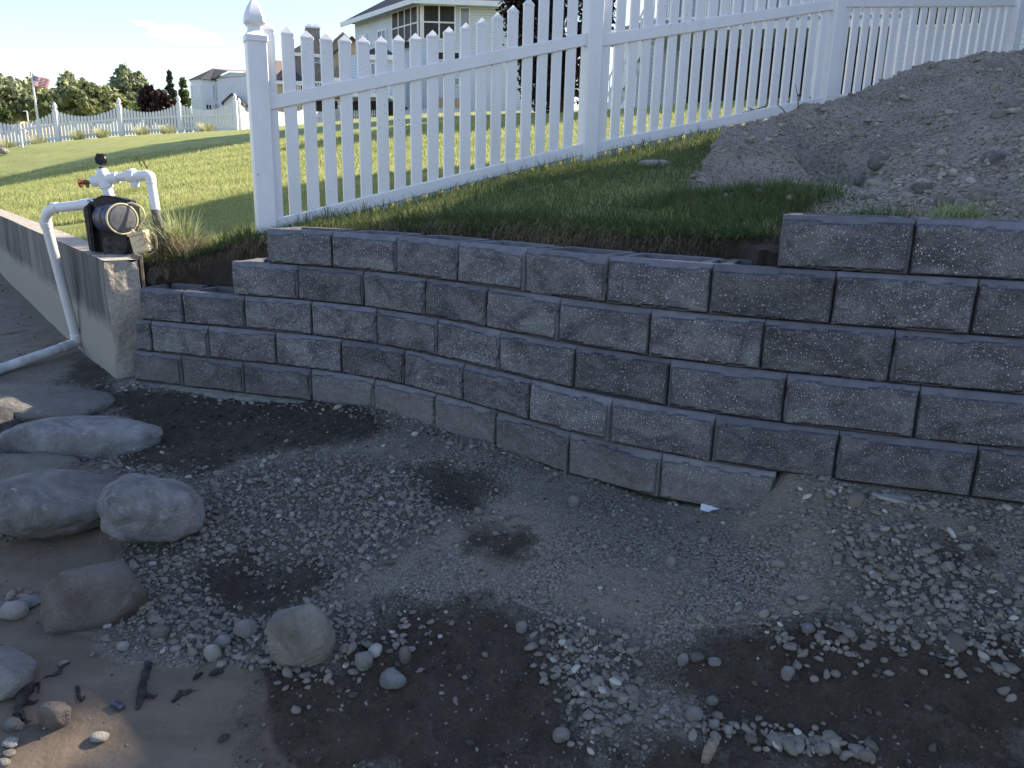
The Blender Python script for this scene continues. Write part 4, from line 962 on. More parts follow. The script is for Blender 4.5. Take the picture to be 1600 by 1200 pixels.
c = n.mix(canton, c, n.mix(star, (.035, .05, .16), (.8, .8, .82))); n.base(b, c, .8)
tr = n.n('ShaderNodeBsdfTranslucent'); n.L(c, tr.inputs[0]); ms = n.n('ShaderNodeMixShader'); ms.inputs[0].default_value = .4
n.L(b.outputs[0], ms.inputs[1]); n.L(tr.outputs[0], ms.inputs[2]); n.L(ms.outputs[0], [q for q in n.t.nodes if q.type == 'OUTPUT_MATERIAL'][0].inputs[0])
c00, c10, c01, c11 = gp(49, 117, 70), gp(77.5, 124, 70.3), gp(52, 134, 70), gp(78, 139.5, 70.3)
nu, nv = 28, 14; V = []; uv = []
for j in range(nv):
    for i in range(nu):
        u_, v_ = i / (nu - 1), j / (nv - 1); q = (c00 * (1 - u_) + c10 * u_) * (1 - v_) + (c01 * (1 - u_) + c11 * u_) * v_
        q = q + np.array([0, .22 * u_ * math.sin(u_ * 9 + v_ * 2), .05 * u_ * math.sin(u_ * 11 + v_)]); V.append(q); uv.append((u_, 1 - v_))
o = big_mesh('flag_cloth', V, gridfaces(nu, nv), MAT['flag'], fl, smooth=True)
ul = o.data.uv_layers.new(name='UVMap'); li = np.zeros(len(o.data.loops), int); o.data.loops.foreach_get('vertex_index', li)
ul.data.foreach_set('uv', np.array(uv, np.float32)[li].ravel())
p = gp(44, 192, 62); t_ = gp(42, 174.5, 62); mb = MB(); mb.tube([p + (0, 0, -1), t_], .05, 8); mb.tube(bend([t_, t_ + (0, 0, .05), t_ + (-.28, 0, .03)], .1), .035, 8)
props(mb.build('street_lamp', MAT['siding_flat'], smooth=True, origin=p), 'small street lamp with a short curved arm beside the far flagpole', 'street lamp')

def frame_box(mb, o, ux, uy, x0, x1, y0, y1, z0, z1, mi=0):
    c = o + ux * (x0 + x1) / 2 + uy * (y0 + y1) / 2 + np.array([0, 0, (z0 + z1) / 2 - o[2]]) ; mb.box(c, (abs(x1 - x0), abs(y1 - y0), z1 - z0), ax=[ux, uy, (0, 0, 1)], mi=mi)
def bx(name, mat, parent, o, ux, uy, *a):
    mb = MB(); frame_box(mb, o, ux, uy, *a); return mb.build(name, MAT[mat], parent)
def window(parent, o, ux, uy, x0, x1, z0, z1, y=0., nx=2, nz=1, glass='glass', fr=.07, name='window'):
    """window on the local y = y wall plane, outside towards -uy"""
    mb = MB(); d0, d1 = y - .07, y + .02
    frame_box(mb, o, ux, uy, x0 - fr, x0, d0, d1, z0 - fr, z1 + fr); frame_box(mb, o, ux, uy, x1, x1 + fr, d0, d1, z0 - fr, z1 + fr)
    frame_box(mb, o, ux, uy, x0, x1, d0, d1, z0 - fr, z0); frame_box(mb, o, ux, uy, x0, x1, d0, d1, z1, z1 + fr)
    for i in range(1, nx): xm = x0 + (x1 - x0) * i / nx; frame_box(mb, o, ux, uy, xm - fr / 2, xm + fr / 2, d0 + .01, d1, z0, z1)
    for i in range(1, nz): zm = z0 + (z1 - z0) * i / nz; frame_box(mb, o, ux, uy, x0, x1, d0 + .015, d1, zm - fr / 2, zm + fr / 2)
    f_ = mb.build(name, MAT['white_trim'], parent)
    mb = MB(); frame_box(mb, o, ux, uy, x0, x1, y - .025, y + .03, z0, z1); mb.build('pane', MAT[glass], f_); return f_
def hip(parent, o, ux, uy, x0, x1, y0, y1, z, h, ov, mat, ridge=.35, name='roof', gable=None, fascia=True):
    mb = MB(); x0 -= ov; x1 += ov; y0 -= ov; y1 += ov; L, D = x1 - x0, y1 - y0
    def P(x, y, zz): q = o + ux * x + uy * y; return (q[0], q[1], zz)
    if L >= D: r0, r1 = (x0 + D * ridge, (y0 + y1) / 2), (x1 - D * ridge, (y0 + y1) / 2)
    else: r0, r1 = ((x0 + x1) / 2, y0 + L * ridge), ((x0 + x1) / 2, y1 - L * ridge)
    V = [P(x0, y0, z), P(x1, y0, z), P(x1, y1, z), P(x0, y1, z), P(*r0, z + h), P(*r1, z + h)]
    Fc = [(0, 1, 5, 4), (1, 2, 5), (2, 3, 4, 5), (3, 0, 4)] if L >= D else [(0, 1, 4), (1, 2, 5, 4), (2, 3, 5), (3, 0, 4, 5)]
    mb.add(V, Fc + [(3, 2, 1, 0)]); r = mb.build(name, MAT[mat], parent)
    if fascia:
        mb = MB(); e = .02
        frame_box(mb, o, ux, uy, x0 - e, x1 + e, y0 - e, y0 + .06, z - .26, z - .003); frame_box(mb, o, ux, uy, x0 - e, x1 + e, y1 - .06, y1 + e, z - .26, z - .003)
        frame_box(mb, o, ux, uy, x0 - e, x0 + .06, y0 + .06, y1 - .06, z - .26, z - .003); frame_box(mb, o, ux, uy, x1 - .06, x1 + e, y0 + .06, y1 - .06, z - .26, z - .003)
        mb.build('fascia', MAT['white_trim'], r)
    return r
def gable(parent, o, ux, uy, x0, x1, y0, y1, z, h, ov, mat, name='roof', wall=None):
    """gable roof, ridge along uy (gable face towards the viewer)"""
    def P(x, y, zz): q = o + ux * x + uy * y; return (q[0], q[1], zz)
    xm = (x0 + x1) / 2; mb = MB(); th = .18; k = h / ((x1 - x0) / 2)
    for sx_, xa in ((-1, x0 - ov), (1, x1 + ov)):
        V = [P(xa, y0 - ov, z - ov * k), P(xm, y0 - ov, z + h), P(xm, y1 + ov, z + h), P(xa, y1 + ov, z - ov * k)]; V += [(a, b_, c - th) for a, b_, c in V]
        mb.add(V, [(0, 1, 2, 3), (7, 6, 5, 4), (0, 4, 5, 1), (3, 2, 6, 7), (0, 3, 7, 4)])
    r = mb.build(name, MAT[mat], parent)
    if wall:
        mb = MB(); V = [P(x0, y0, z), P(x1, y0, z), P(xm, y0, z + h - .19), P(x0, y0 + .2, z), P(x1, y0 + .2, z), P(xm, y0 + .2, z + h - .19)]
        mb.add(V, [(0, 1, 2), (5, 4, 3), (0, 3, 4, 1), (1, 4, 5, 2), (2, 5, 3, 0)]); mb.build('gable_wall', MAT[wall], parent)
    return r
def axes(az):     # az: compass angle of the local y axis (away from viewer), radians from +Y towards +X
    return np.array([math.cos(az), -math.sin(az), 0]), np.array([math.sin(az), math.cos(az), 0])
def pxm(y): return y / 1188.5      # metres per pixel, about

# --- large white house with the screened porch
Y0 = 46.0; cor = gp(657, 185, Y0); cor[2] -= 1.0
hc = thing('white_house', 'large white sided house with dark roof and screened upper porch behind the near fence', 'house', cor)
def zc(py, y=Y0, px=657): return gp(px, py, y)[2]
ux, uy = axes(R(-2)); o = cor
lx, ly = axes(R(-57)); lo = cor.copy()      # left wing wall runs back to the left
zE = zc(3); zB = cor[2] - .5; W1 = 7.6
def fxp(px): return (gp(px, 100, Y0)[0] - cor[0])
# front wall in pieces round the porch opening
po0, po1 = .18, fxp(711); pz0, pz1 = zc(61), zc(7)
bx('front_wall', 'siding', hc, o, ux, uy, po1, W1, 0, .25, zB, zE); bx('wall_below_porch', 'siding', hc, o, ux, uy, 0, po1, 0, .25, zB, pz0)
bx('wall_above_porch', 'siding', hc, o, ux, uy, 0, po1, 0, .25, pz1, zE); bx('corner_post', 'white_trim', hc, o, ux, uy, 0, po0, -.03, .3, pz0, pz1)
bx('porch_back_wall', 'dark_inside', hc, o, ux, uy, -1.5, po1, 2.6, 2.8, pz0 - .3, pz1 + .3); bx('porch_floor', 'dark_inside', hc, o, ux, uy, -1.2, po1, .26, 2.6, pz0 - .3, pz0 - .1)
def screen(parent, o, ux, uy, x0, x1, z0, z1, nx):
    f_ = window(parent, o, ux, uy, x0, x1, z0, z1, 0.0, nx, 2, 'screen_dark', .075, 'porch_screen'); return f_
screen(hc, o, ux, uy, po0 + .05, po1 - .05, pz0 + .05, pz1 - .05, 2)
# left wall, local x along the wall going back left
wx_ = -np.array([math.sin(R(36)), -math.cos(R(36)), 0]); wx_ = np.array([-math.sin(R(38)), math.cos(R(38)), 0]); wy_ = np.array([math.cos(R(38)), math.sin(R(38)), 0])
def lw_x(px):    # distance along the left wall for a photo column
    d = ray(px, 60); A = np.array([[wx_[0], -d[0]], [wx_[1], -d[1]]]); s, t = np.linalg.solve(A, [-cor[0], -cor[1]]); return s
Ls, Le = lw_x(613), lw_x(555)
bx('left_wall', 'siding', hc, o, wx_, wy_, Ls, Le, 0, .25, zB, zE); bx('left_wall_below_porch', 'siding', hc, o, wx_, wy_, 0.02, Ls, 0, .25, zB, pz0)
bx('left_wall_above_porch', 'siding', hc, o, wx_, wy_, .02, Ls, 0, .25, pz1, zE)
window(hc, o, wx_, wy_, .2, Ls - .1, pz0 + .05, pz1 - .05, 0, 4, 2, 'screen_dark', .07, 'porch_screen')
for a, b_ in ((604, 592), (573, 563)): window(hc, o, wx_, wy_, lw_x(a), lw_x(b_), zE - 3.1, zE - .95, 0, 2, 1, 'glass', .09)
window(hc, o, ux, uy, fxp(719.5), fxp(732), zc(46), zc(11), 0, 1, 1, 'glass', .07)
window(hc, o, ux, uy, fxp(684), fxp(717), zc(92), zc(81), 0, 1, 1, 'dark_inside', .05)
window(hc, o, ux, uy, fxp(711), fxp(717), zc(131), zc(121), 0, 1, 1, 'glass', .06)
bx('foundation_wall', 'tan_wall', hc, o, ux, uy, fxp(684), fxp(722), -.06, -.002, zB, zc(152)); 
back = np.array([0, 0, 0])
# back of the house closes the body
lend = cor + wx_ * Le
mb = MB(); q1 = cor + ux * W1; poly = [cor[:2] + uy[:2] * .25 + (ux * .3)[:2], q1[:2] + uy[:2] * .0 + uy[:2] * .26, (q1 + uy * 11)[:2], (lend + wy_ * 6 + wx_ * 3)[:2], (lend + wy_ * .26)[:2], (cor + wx_ * (Ls + .1) + wy_ * .26)[:2], (cor + uy * 3.0 + wx_ * 1.2 + wy_ * 2)[:2]]
mb.prism([tuple(p_) for p_ in poly], zB, zE - .02); mb.build('side_walls', MAT['siding'], hc)
# roof: eaves above the front and left walls, hips to a high ridge
ov = .62; e0 = cor - uy * ov + (-wy_) * .18 ; 
eF = [cor + np.array([0, 0, 0]) - uy * ov - wy_ * ov * .55, q1 - uy * ov + ux * ov, q1 + uy * 11 + ux * ov, lend + wx_ * ov + wy_ * 9, lend + wx_ * ov - wy_ * ov]
pk = [cor + uy * 5.5 + wx_ * .5 + wy_ * 2.6, q1 + uy * 5.5 - ux * 3]
V = [(p_[0], p_[1], zE + .02) for p_ in eF] + [(pk[0][0], pk[0][1], zE + 3.9), (pk[1][0], pk[1][1], zE + 3.9)]
mb = MB(); mb.add(V, [(0, 1, 6, 5), (1, 2, 6), (2, 3, 5, 6), (3, 4, 5), (4, 0, 5), (4, 3, 2, 1, 0)]); rf = mb.build('roof', MAT['roof_dark'], hc)
mb = MB()
for a, b_ in ((0, 1), (4, 0), (1, 2)):
    A, B = np.array(V[a]), np.array(V[b_]); d_ = B - A; L = np.linalg.norm(d_); d_ /= L; n_ = np.array([-d_[1], d_[0], 0]) * -1
    mb.box((A + B) / 2 + n_ * .03 + np.array([0, 0, -.14]), (L + .06, .1, .26), ax=[d_, n_, (0, 0, 1)])
mb.build('gutter', MAT['siding_flat'], rf)
# low wing at the left foot of the house: little roof, balcony rail, dark opening
Yl = 43.0
def wz_(py, px=600, y=Yl): return gp(px, py, y)[2]
wl = thing('low_white_wing', 'low white annex with small dark hip roof and railed balcony left of the porch house', 'annex', gp(588, 188, Yl))
ux2, uy2 = axes(R(4)); o2 = gp(552, 188, Yl); w2 = gp(617, 188, Yl)[0] - o2[0]
bx('wall', 'siding', wl, o2, ux2, uy2, 0, w2, 0, 3.5, wz_(158), wz_(87.5)); hip(wl, o2, ux2, uy2, .7, w2 - .1, 0, 3.2, wz_(87), .62, .18, 'roof_dark', .5)
bx('garage_opening', 'dark_inside', wl, o2, ux2, uy2, 0, w2, .4, 3.4, o2[2] - 1, wz_(158) - .002)
window(wl, o2, ux2, uy2, gp(581, 100, Yl)[0] - o2[0], gp(586.5, 100, Yl)[0] - o2[0], wz_(117), wz_(101), 0, 1, 1, 'glass', .05)
mb = MB(); frame_box(mb, o2, ux2, uy2, -3.2, w2, -1.6, -.02, wz_(157), wz_(152)); mb.build('balcony_floor', MAT['siding_flat'], wl)
mb = MB(); frame_box(mb, o2, ux2, uy2, -3.2, w2, -1.6, -1.54, wz_(137), wz_(135))
for i in range(44): frame_box(mb, o2, ux2, uy2, -3.2 + i * .128, -3.16 + i * .128, -1.59, -1.55, wz_(152), wz_(137))
mb.build('balcony_rail', MAT['white_trim'], wl)
bx('balcony_post', 'white_trim', wl, o2, ux2, uy2, -3.2, -3.0, -1.58, -1.4, o2[2] - 1, wz_(157)); bx('balcony_post', 'white_trim', wl, o2, ux2, uy2, w2 - .3, w2 - .1, -1.58, -1.4, o2[2] - 1, wz_(157))
bx('dark_opening', 'dark_inside', wl, o2, ux2, uy2, -2.9, -.02, .5, 3.4, o2[2] - 1, wz_(158))

# --- tan house with the brick chimney
Yb = 66.0
def P2(px, py, y=Yb): return gp(px, py, y)
hb = thing('tan_house', 'tan brick house with steep gables and a double-flue grey chimney', 'house', P2(500, 190))
ub, vb = axes(R(-18)); ob = P2(500, 190); ob[2] -= 1
def xb(px): return (P2(px, 100)[0] - ob[0]) / ub[0]
def zb_(py, px=520, y=Yb): return gp(px, py, y)[2]
bx('wall', 'tan_wall', hb, ob, ub, vb, xb(519), xb(575), 0, 7, ob[2], zb_(84)); gable(hb, ob, ub, vb, xb(517), xb(577), 0, 7, zb_(84), zb_(53) - zb_(84), .35, 'roof_dark', wall='tan_wall')
bx('rear_wall', 'tan_wall', hb, ob, ub, vb, xb(505), xb(590), 5, 11, ob[2], zb_(70)); gable(hb, ob, ub, vb, xb(503), xb(582), 4.5, 11, zb_(72), zb_(32) - zb_(72), .35, 'roof_brown', wall='tan_wall')
bx('left_wing_wall', 'brick_grey', hb, ob, ub, vb, xb(462), xb(505), .6, 7, ob[2], zb_(84)); hip(hb, ob, ub, vb, xb(462), xb(520), .6, 7, zb_(84), 1.35, .3, 'roof_dark')
bx('lower_wing_wall', 'tan_wall', hb, ob, ub, vb, xb(434), xb(470), -.5, 5, ob[2], zb_(132)); hip(hb, ob, ub, vb, xb(434), xb(474), -.5, 5, zb_(132), 1.4, .3, 'roof_dark')
hip(hb, ob, ub, vb, xb(505), xb(560), -2.2, -.05, zb_(126), 1.3, .2, 'roof_dark', .6, 'porch_roof'); bx('porch_wall', 'tan_wall', hb, ob, ub, vb, xb(507), xb(556), -2.0, -.02, ob[2], zb_(126) - .01)
ch = MB(); frame_box(ch, ob, ub, vb, xb(484), xb(504), 2.0, 3.2, zb_(125), zb_(38)); cw = ch.build('chimney', MAT['brick_grey'], hb)
ch = MB(); frame_box(ch, ob, ub, vb, xb(483), xb(505), 1.9, 3.3, zb_(38) + .003, zb_(35)); 
for a, b_ in ((486, 492.5), (495.5, 502)): frame_box(ch, ob, ub, vb, xb(a), xb(b_), 2.3, 2.9, zb_(35) + .003, zb_(30))
ch.build('flue', MAT['siding_flat'], cw)
window(hb, ob, ub, vb, xb(492), xb(500), zb_(97), zb_(88), .55, 1, 1, 'glass', .05)
# brown roofed house piece between
hd = thing('brown_roof_house', 'low house with brown hip roof seen between the first pickets of the near fence', 'house', gp(420, 190, 84))
oo = gp(420, 190, 84); u5, v5 = axes(R(-10))
bx('wall', 'tan_wall', hd, oo, u5, v5, -2.0, 5.5, 0, 6, oo[2] - 1, gp(420, 118, 84)[2]); hip(hd, oo, u5, v5, -2.0, 5.5, 0, 6, gp(420, 118, 84)[2], 1.9, .4, 'roof_brown')

# --- far white house with bay
Ya = 78.0
def P4(px, py, y=Ya): return gp(px, py, y)
ha = thing('far_white_house', 'far white house with tan roof and two-storey bay left of the near fence post', 'house', P4(345, 195))
oa = P4(337, 195); oa[2] -= 1; ua, va = axes(R(-8))
def xa(px): return (P4(px, 120)[0] - oa[0]) / ua[0]
def za(py, px=340): return gp(px, py, Ya)[2]
bx('gable_side', 'siding_flat', ha, oa, ua, va, xa(337), xa(412), 0, 9, oa[2], za(121)); 
# gabled upper part, slope falling to the left
mb = MB(); A = [(xa(333), za(124)), (xa(358), za(112)), (xa(420), za(112)), (xa(420), za(121)), (xa(337), za(121))]
V = [tuple((oa + ua * x + va * yy)[:2]) + (z,) for yy in (0, 8.9) for x, z in A]; mb.add(V, [(0, 1, 2, 3, 4), (9, 8, 7, 6, 5)] + [(j, j + 5, (j + 1) % 5 + 5, (j + 1) % 5) for j in range(5)]); mb.build('upper_wall', MAT['siding_flat'], ha)
def PA(x, y, z): q = oa + ua * x + va * y; return (q[0], q[1], z)
mb = MB(); mb.add([PA(xa(331), -.3, za(125)), PA(xa(357), -.3, za(110.5)), PA(xa(425), -.3, za(110.5)), PA(xa(425), 3.2, za(101)), PA(xa(324), 3.2, za(100.5)), PA(xa(312), .6, za(123))], [(0, 1, 4, 5), (1, 2, 3, 4)]); mb.build('roof_slope', MAT['roof_brown'], ha)
# bay body with hipped dark roof
bay = [PA(xa(292), 2.2, 0), PA(xa(298), .2, 0), PA(xa(318), -.8, 0), PA(xa(337), .1, 0), PA(xa(345), 4, 0), PA(xa(300), 5, 0)]
mb = MB(); mb.prism([p_[:2] for p_ in bay], oa[2], za(126)); mb.build('bay_wall', MAT['siding_flat'], ha)
mb = MB(); V = [(p_[0], p_[1], za(126) + .003) for p_ in bay]; cx_, cy_ = np.mean([p_[0] for p_ in bay]), np.mean([p_[1] for p_ in bay]); V = [(cx_ + (a - cx_) * 1.10, cy_ + (b_ - cy_) * 1.10, c) for a, b_, c in V] + [PA(xa(324), 3.0, za(100))]
mb.add(V, [(i, (i + 1) % 6, 6) for i in range(6)] + [(5, 4, 3, 2, 1, 0)]); br_ = mb.build('bay_roof', MAT['roof_dark'], ha)
for (a, b_, t0, t1) in ((0, 1, .2, .9), (1, 2, .12, .88)):
    A_, B_ = np.array(bay[a]), np.array(bay[b_]); d_ = B_ - A_; L = np.linalg.norm(d_[:2]); d_ = np.array([d_[0], d_[1], 0]) / L; n_ = np.array([-d_[1], d_[0], 0]); O_ = np.array([A_[0], A_[1], 0.])
    O_[2] = 0
    for z0, z1 in ((za(157), za(136)), (za(180), za(162))): window(ha, O_, d_, n_, L * t0, L * t1, z0, z1, 0, 2 if a else 1, 1, 'siding_flat', .1)
window(ha, oa, ua, va, xa(322.5), xa(330), za(182), za(165), -.72, 2, 1, 'dark_inside', .06, 'door')
window(ha, oa, ua, va, xa(333.5), xa(337), za(178), za(162), -.1, 1, 1, 'glass', .05); window(ha, oa, ua, va, xa(331), xa(334.5), za(155), za(134), -.1, 1, 1, 'glass', .05)
mb = MB(); V = [PA(xa(352), -2.2, za(160)), PA(xa(366), -2.2, za(150)), PA(xa(380), -2.2, za(159))]
bx('entry_wall', 'siding_flat', ha, oa, ua, va, xa(353), xa(379), -2, -.01, oa[2], za(160)); gable(ha, oa, ua, va, xa(353), xa(379), -2, -.01, za(160), .72, .18, 'roof_dark', 'entry_roof', 'siding_flat')
# tiny roofs by the flagpole
for px0, px1, pt, pb, y, lab in ((24, 32, 181, 187, 95, 'tiny pale-walled house left of the street lamp'), (44, 61, 177, 190, 100, 'small tan-roofed house at the foot of the far flagpole')):
    o6 = gp(px0, 196, y); hh_ = thing('small_house', lab, 'house', o6); wd = gp(px1, 196, y)[0] - o6[0]; u6, v6 = axes(0)
    bx('wall', 'tan_wall', hh_, o6, u6, v6, 0, wd, 0, 5, o6[2] - 1, gp(px0, pb, y)[2]); hip(hh_, o6, u6, v6, 0, wd, 0, 5, gp(px0, pb, y)[2], gp(px0, pt, y)[2] - gp(px0, pb, y)[2], .2, 'roof_brown', .45, fascia=False)

# --- neighbouring house with raised deck right behind the near fence
Yd = 24.0
od = gp(1100, 171, Yd); od[2] -= .3; ud, vd = axes(R(14))
hd2 = thing('deck_house', 'white sided house with raised deck and stairs behind the right part of near fence', 'house', od)
def sd(px, py=100, y=0.):        # local x where a sight line meets the plane local y = y
    d = ray(px, py); base = od + vd * y; A = np.array([[ud[0], -d[0]], [ud[1], -d[1]]]); s, t = np.linalg.solve(A, -base[:2]); return s, t * d[2] + E
zdk = sd(1200, 45)[1]; zdt = sd(1200, 33)[1]; g0 = od[2] - .8
x0, x1 = sd(1010)[0], sd(1402)[0]
bx('deck', 'siding_flat', hd2, od, ud, vd, x0, x1, 0, 3.2, zdk, zdt)
bx('house_wall', 'siding', hd2, od, ud, vd, x0 + .2, x1, 3.3, 9, zdt - .2, zdt + 2.9); bx('under_deck_shade_wall', 'dark_inside', hd2, od, ud, vd, x0 + .9, x1, 3.21, 3.29, g0, zdk + .2)  # wall under the deck coloured near-black for the deep shade there
bx('side_wall', 'siding', hd2, od, ud, vd, x1 + .002, x1 + 4.4, -.1, 9, g0, zdt + 2.9); hip(hd2, od, ud, vd, x0 + .2, x1 + 4.4, 0, 9, zdt + 2.9, 1.6, .3, 'roof_dark')
for a in (1072, 1143, 1272, 1396): xx = sd(a)[0]; bx('deck_post', 'white_trim', hd2, od, ud, vd, xx - .075, xx + .075, .02, .17, g0, zdk - .002)
mb = MB(); frame_box(mb, od, ud, vd, x0, x1, .03, .10, zdt + .9, zdt + 1.0); frame_box(mb, od, ud, vd, x0, x1, .03, .09, zdt + .1, zdt + .17)
k = 0; xx = x0 + .1
while xx < x1: frame_box(mb, od, ud, vd, xx, xx + .04, .045, .085, zdt + .17, zdt + .9); xx += .135
mb.build('deck_rail', MAT['white_trim'], hd2)
for a, b_, z0_, z1_ in ((1040, 1062, .5, 2.4), (1098, 1124, .1, 2.4), (1180, 1226, .1, 2.4), (1300, 1330, .6, 2.3)):
    xa_, xb_ = sd(a)[0], sd(b_)[0]; window(hd2, od, ud, vd, xa_, xb_, zdt + z0_, zdt + z1_, 3.3, 2, 1, 'glass', .08)
xw0, xw1 = sd(1420)[0], sd(1520)[0]; zz = sd(1450, 40)[1]; window(hd2, od, ud, vd, xw0, xw1, zz, zz + 1.4, -.1, 3, 1, 'dark_inside', .06)
# stairs down to the left of the deck
mb = MB(); n = 10; xs0 = x0; run = .26
for i in range(n): zt_ = zdt - (i + 1) * (zdt - g0 - .5) / (n + 1); frame_box(mb, od, ud, vd, xs0 - (i + 1) * run * .55, xs0 - i * run * .55, .1, 1.25, zt_ - .05, zt_)
mb.build('stair_treads', MAT['siding_flat'], hd2)
mb = MB(); a = np.array([xs0, zdt]); b_ = np.array([xs0 - n * run * .55, g0 + .6])
for yy in (.05, 1.27):
    for dz, th in ((-.22, .2), (.75, .06)):
        A = od + ud * a[0] + vd * yy; B = od + ud * b_[0] + vd * yy; A[2] = a[1] + dz; B[2] = b_[1] + dz; d_ = B - A; L = np.linalg.norm(d_); d_ /= L; up_ = np.cross(d_, vd); mb.box((A + B) / 2, (L, .05, th), ax=[d_, vd, up_])
    for i in range(13):
        t = i / 12; q = a * (1 - t) + b_ * t; frame_box(mb, od, ud, vd, q[0] - .02, q[0] + .02, yy - .02, yy + .02, q[1] - .1, q[1] + .74)
mb.build('stair_rail', MAT['white_trim'], hd2)
bx('stair_side_wall', 'siding', hd2, od, ud, vd, x0 - .6, x0 + .9, 3.3, 3.5, g0, zdt + .8)
# small distant house glimpsed between
o7 = gp(955, 185, 60); h7 = thing('distant_house', 'distant house roof and window glimpsed just right of the middle fence post', 'house', o7); u7, v7 = axes(R(5))
z7 = lambda py: gp(980, py, 60)[2]
bx('wall', 'siding', h7, o7, u7, v7, 0, 4.2, 0, 5, o7[2] - 1, z7(48)); hip(h7, o7, u7, v7, 0, 4.2, 0, 5, z7(48), z7(27) - z7(48), .3, 'roof_dark')
window(h7, o7, u7, v7, 1.1, 2.0, z7(62), z7(52), 0, 2, 1, 'glass', .08)

# ------------------------------------------------------------------ pump, pipes and fittings on the end of the seawall
YP = 5.42
def pq(px, py, dy=0.): return gp(px, py, YP + dy)
K = 5.3 / F                       # metres per pixel at the pump
pump = thing('water_pump', 'black irrigation pump with round grey motor end standing on the broken end of the seawall', 'pump', pq(180, 397))
def plate(poly, y0, y1, name, mat, parent, bev=.012, mats=None):
    """solid with an outline given in photo pixels and real thickness"""
    a = [gp(px, py, YP + (y0 + y1) / 2) for px, py in poly]; V = [p_ + np.array([0, (y0 - y1) / 2, 0]) for p_ in a] + [p_ + np.array([0, (y1 - y0) / 2, 0]) for p_ in a]; n = len(a)
    bm = bmesh.new(); vs = [bm.verts.new(p_) for p_ in V]; bm.faces.new(vs[:n]); bm.faces.new(vs[n:][::-1])
    for i in range(n): bm.faces.new([vs[i], vs[n + i], vs[n + (i + 1) % n], vs[(i + 1) % n]])
    bmesh.ops.recalc_face_normals(bm, faces=bm.faces); bmesh.ops.bevel(bm, geom=bm.edges[:], offset=bev, segments=2, affect='EDGES'); bm.verts.index_update()
    mb = MB(); mb.add([v.co for v in bm.verts], [[v.index for v in f.verts] for f in bm.faces]); bm.free()
    return mb.build(name, MAT[mat], parent, smooth=True)
body = plate([(139, 322), (150, 309), (164, 312), (196, 309), (209, 318), (212, 348), (206, 394), (154, 393)], -.03, .16, 'pump_body', 'black_plastic', pump, .02)
plate([(146, 316), (158, 305), (178, 306), (190, 309), (204, 313), (206, 322), (150, 326)], -.07, .0, 'strainer_lid', 'black_plastic', body, .012)
plate([(140, 324), (150, 318), (158, 392), (150, 392)], -.09, .10, 'side_flange', 'dusty_black', body, .01)
plate([(168, 372), (206, 360), (211, 380), (206, 397), (172, 398)], -.12, .05, 'pump_base', 'dusty_black', pump, .008)
mb = MB(); rg = np.random.default_rng(3)
for k in range(9):
    a = pq(rg.uniform(146, 205), rg.uniform(312, 366), -.05); mb.box(a, (.016, .03, .016), bevel=.004)
mb.build('bolt', MAT['dusty_black'], body)
m0, m1 = pq(168, 341, -.03), pq(190, 342, -.20); axd = m1 - m0; Lm = np.linalg.norm(axd); axd /= Lm
mb = MB(); mb.lathe(m0, [(.1, 0), (.098, Lm * .5), (.093, Lm * .52), (.093, Lm * .97), (.088, Lm)], axd, 32); mo = mb.build('motor', MAT['motor_blue'], pump, smooth=True)
mb = MB(); mb.lathe(m0, [(.088, Lm + .001), (.090, Lm + .012), (.082, Lm + .02), (.03, Lm + .026), (.001, Lm + .027)], axd, 32); mb.build('end_cap', MAT['motor_cap'], mo, smooth=True)
def ring(c, nrm, r, t=0, a0=0., a1=2 * math.pi, sq=1., n=36):
    nrm = nrm / np.linalg.norm(nrm); a = np.cross(nrm, [0, 0, 1.]); a /= np.linalg.norm(a); b_ = np.cross(a, nrm)
    return [c + (a * math.cos(a0 + (a1 - a0) * i / n) * sq + b_ * math.sin(a0 + (a1 - a0) * i / n)) * r for i in range(n + 1)]
cord = thing('power_cord', 'cream power cord looped round the pump motor end and down to the junction box', 'cord', pq(200, 365, -.2))
mb = MB(); c0_ = m0 + axd * (Lm + .012); mb.tube(ring(c0_, axd, .099), .006, 8, cap=False); mb.tube([pq(206, 358, -.21), pq(212, 366, -.21)], .006, 8)
mb.tube(bend([pq(190, 322, -.17), pq(205, 316, -.16), pq(222, 324, -.15), pq(227, 338, -.15), pq(221, 350, -.14), pq(215, 360, -.12)], .04), .006, 8)
mb.tube(bend([pq(222, 362, -.13), pq(238, 362, -.12), pq(247, 378, -.12), pq(242, 394, -.12), pq(232, 398, -.13), pq(226, 391, -.14)], .05), .006, 8)
mb.build('cord_loop', MAT['cord_cream'], cord, smooth=True)
jb = thing('junction_box', 'cream plastic junction box hanging tilted beside the pump on the end of the seawall', 'junction box', pq(220, 395, -.15))
plate([(204, 366), (229, 361), (237, 391), (212, 396)], -.20, -.13, 'box_body', 'cream_plastic', jb, .007)
plate([(202, 366), (228, 359), (230, 363), (205, 370)], -.215, -.12, 'box_rim', 'cream_plastic', jb, .004)
mb = MB(); mb.tube(ring(pq(220, 378, -.205), np.array([.1, -1, .1]), .022, 0, 0, 5, n=16), .003, 6)
for a in ((207, 368), (227, 364), (233, 389), (214, 393)): mb.lathe(pq(*a, -.2), [(.006, 0), (.006, .006)], (0, -1, 0), 8)
mb.build('box_detail', MAT['cream_plastic'], jb, smooth=True)
pk_ = thing('pipe_manifold', 'white plastic pipe cross with black gauge and red tap on top of the black pump', 'pipe fittings', pq(168, 308))
A_, B_, C_ = pq(171, 309, .04), pq(163, 281, .04), pq(158.5, 264, .04)
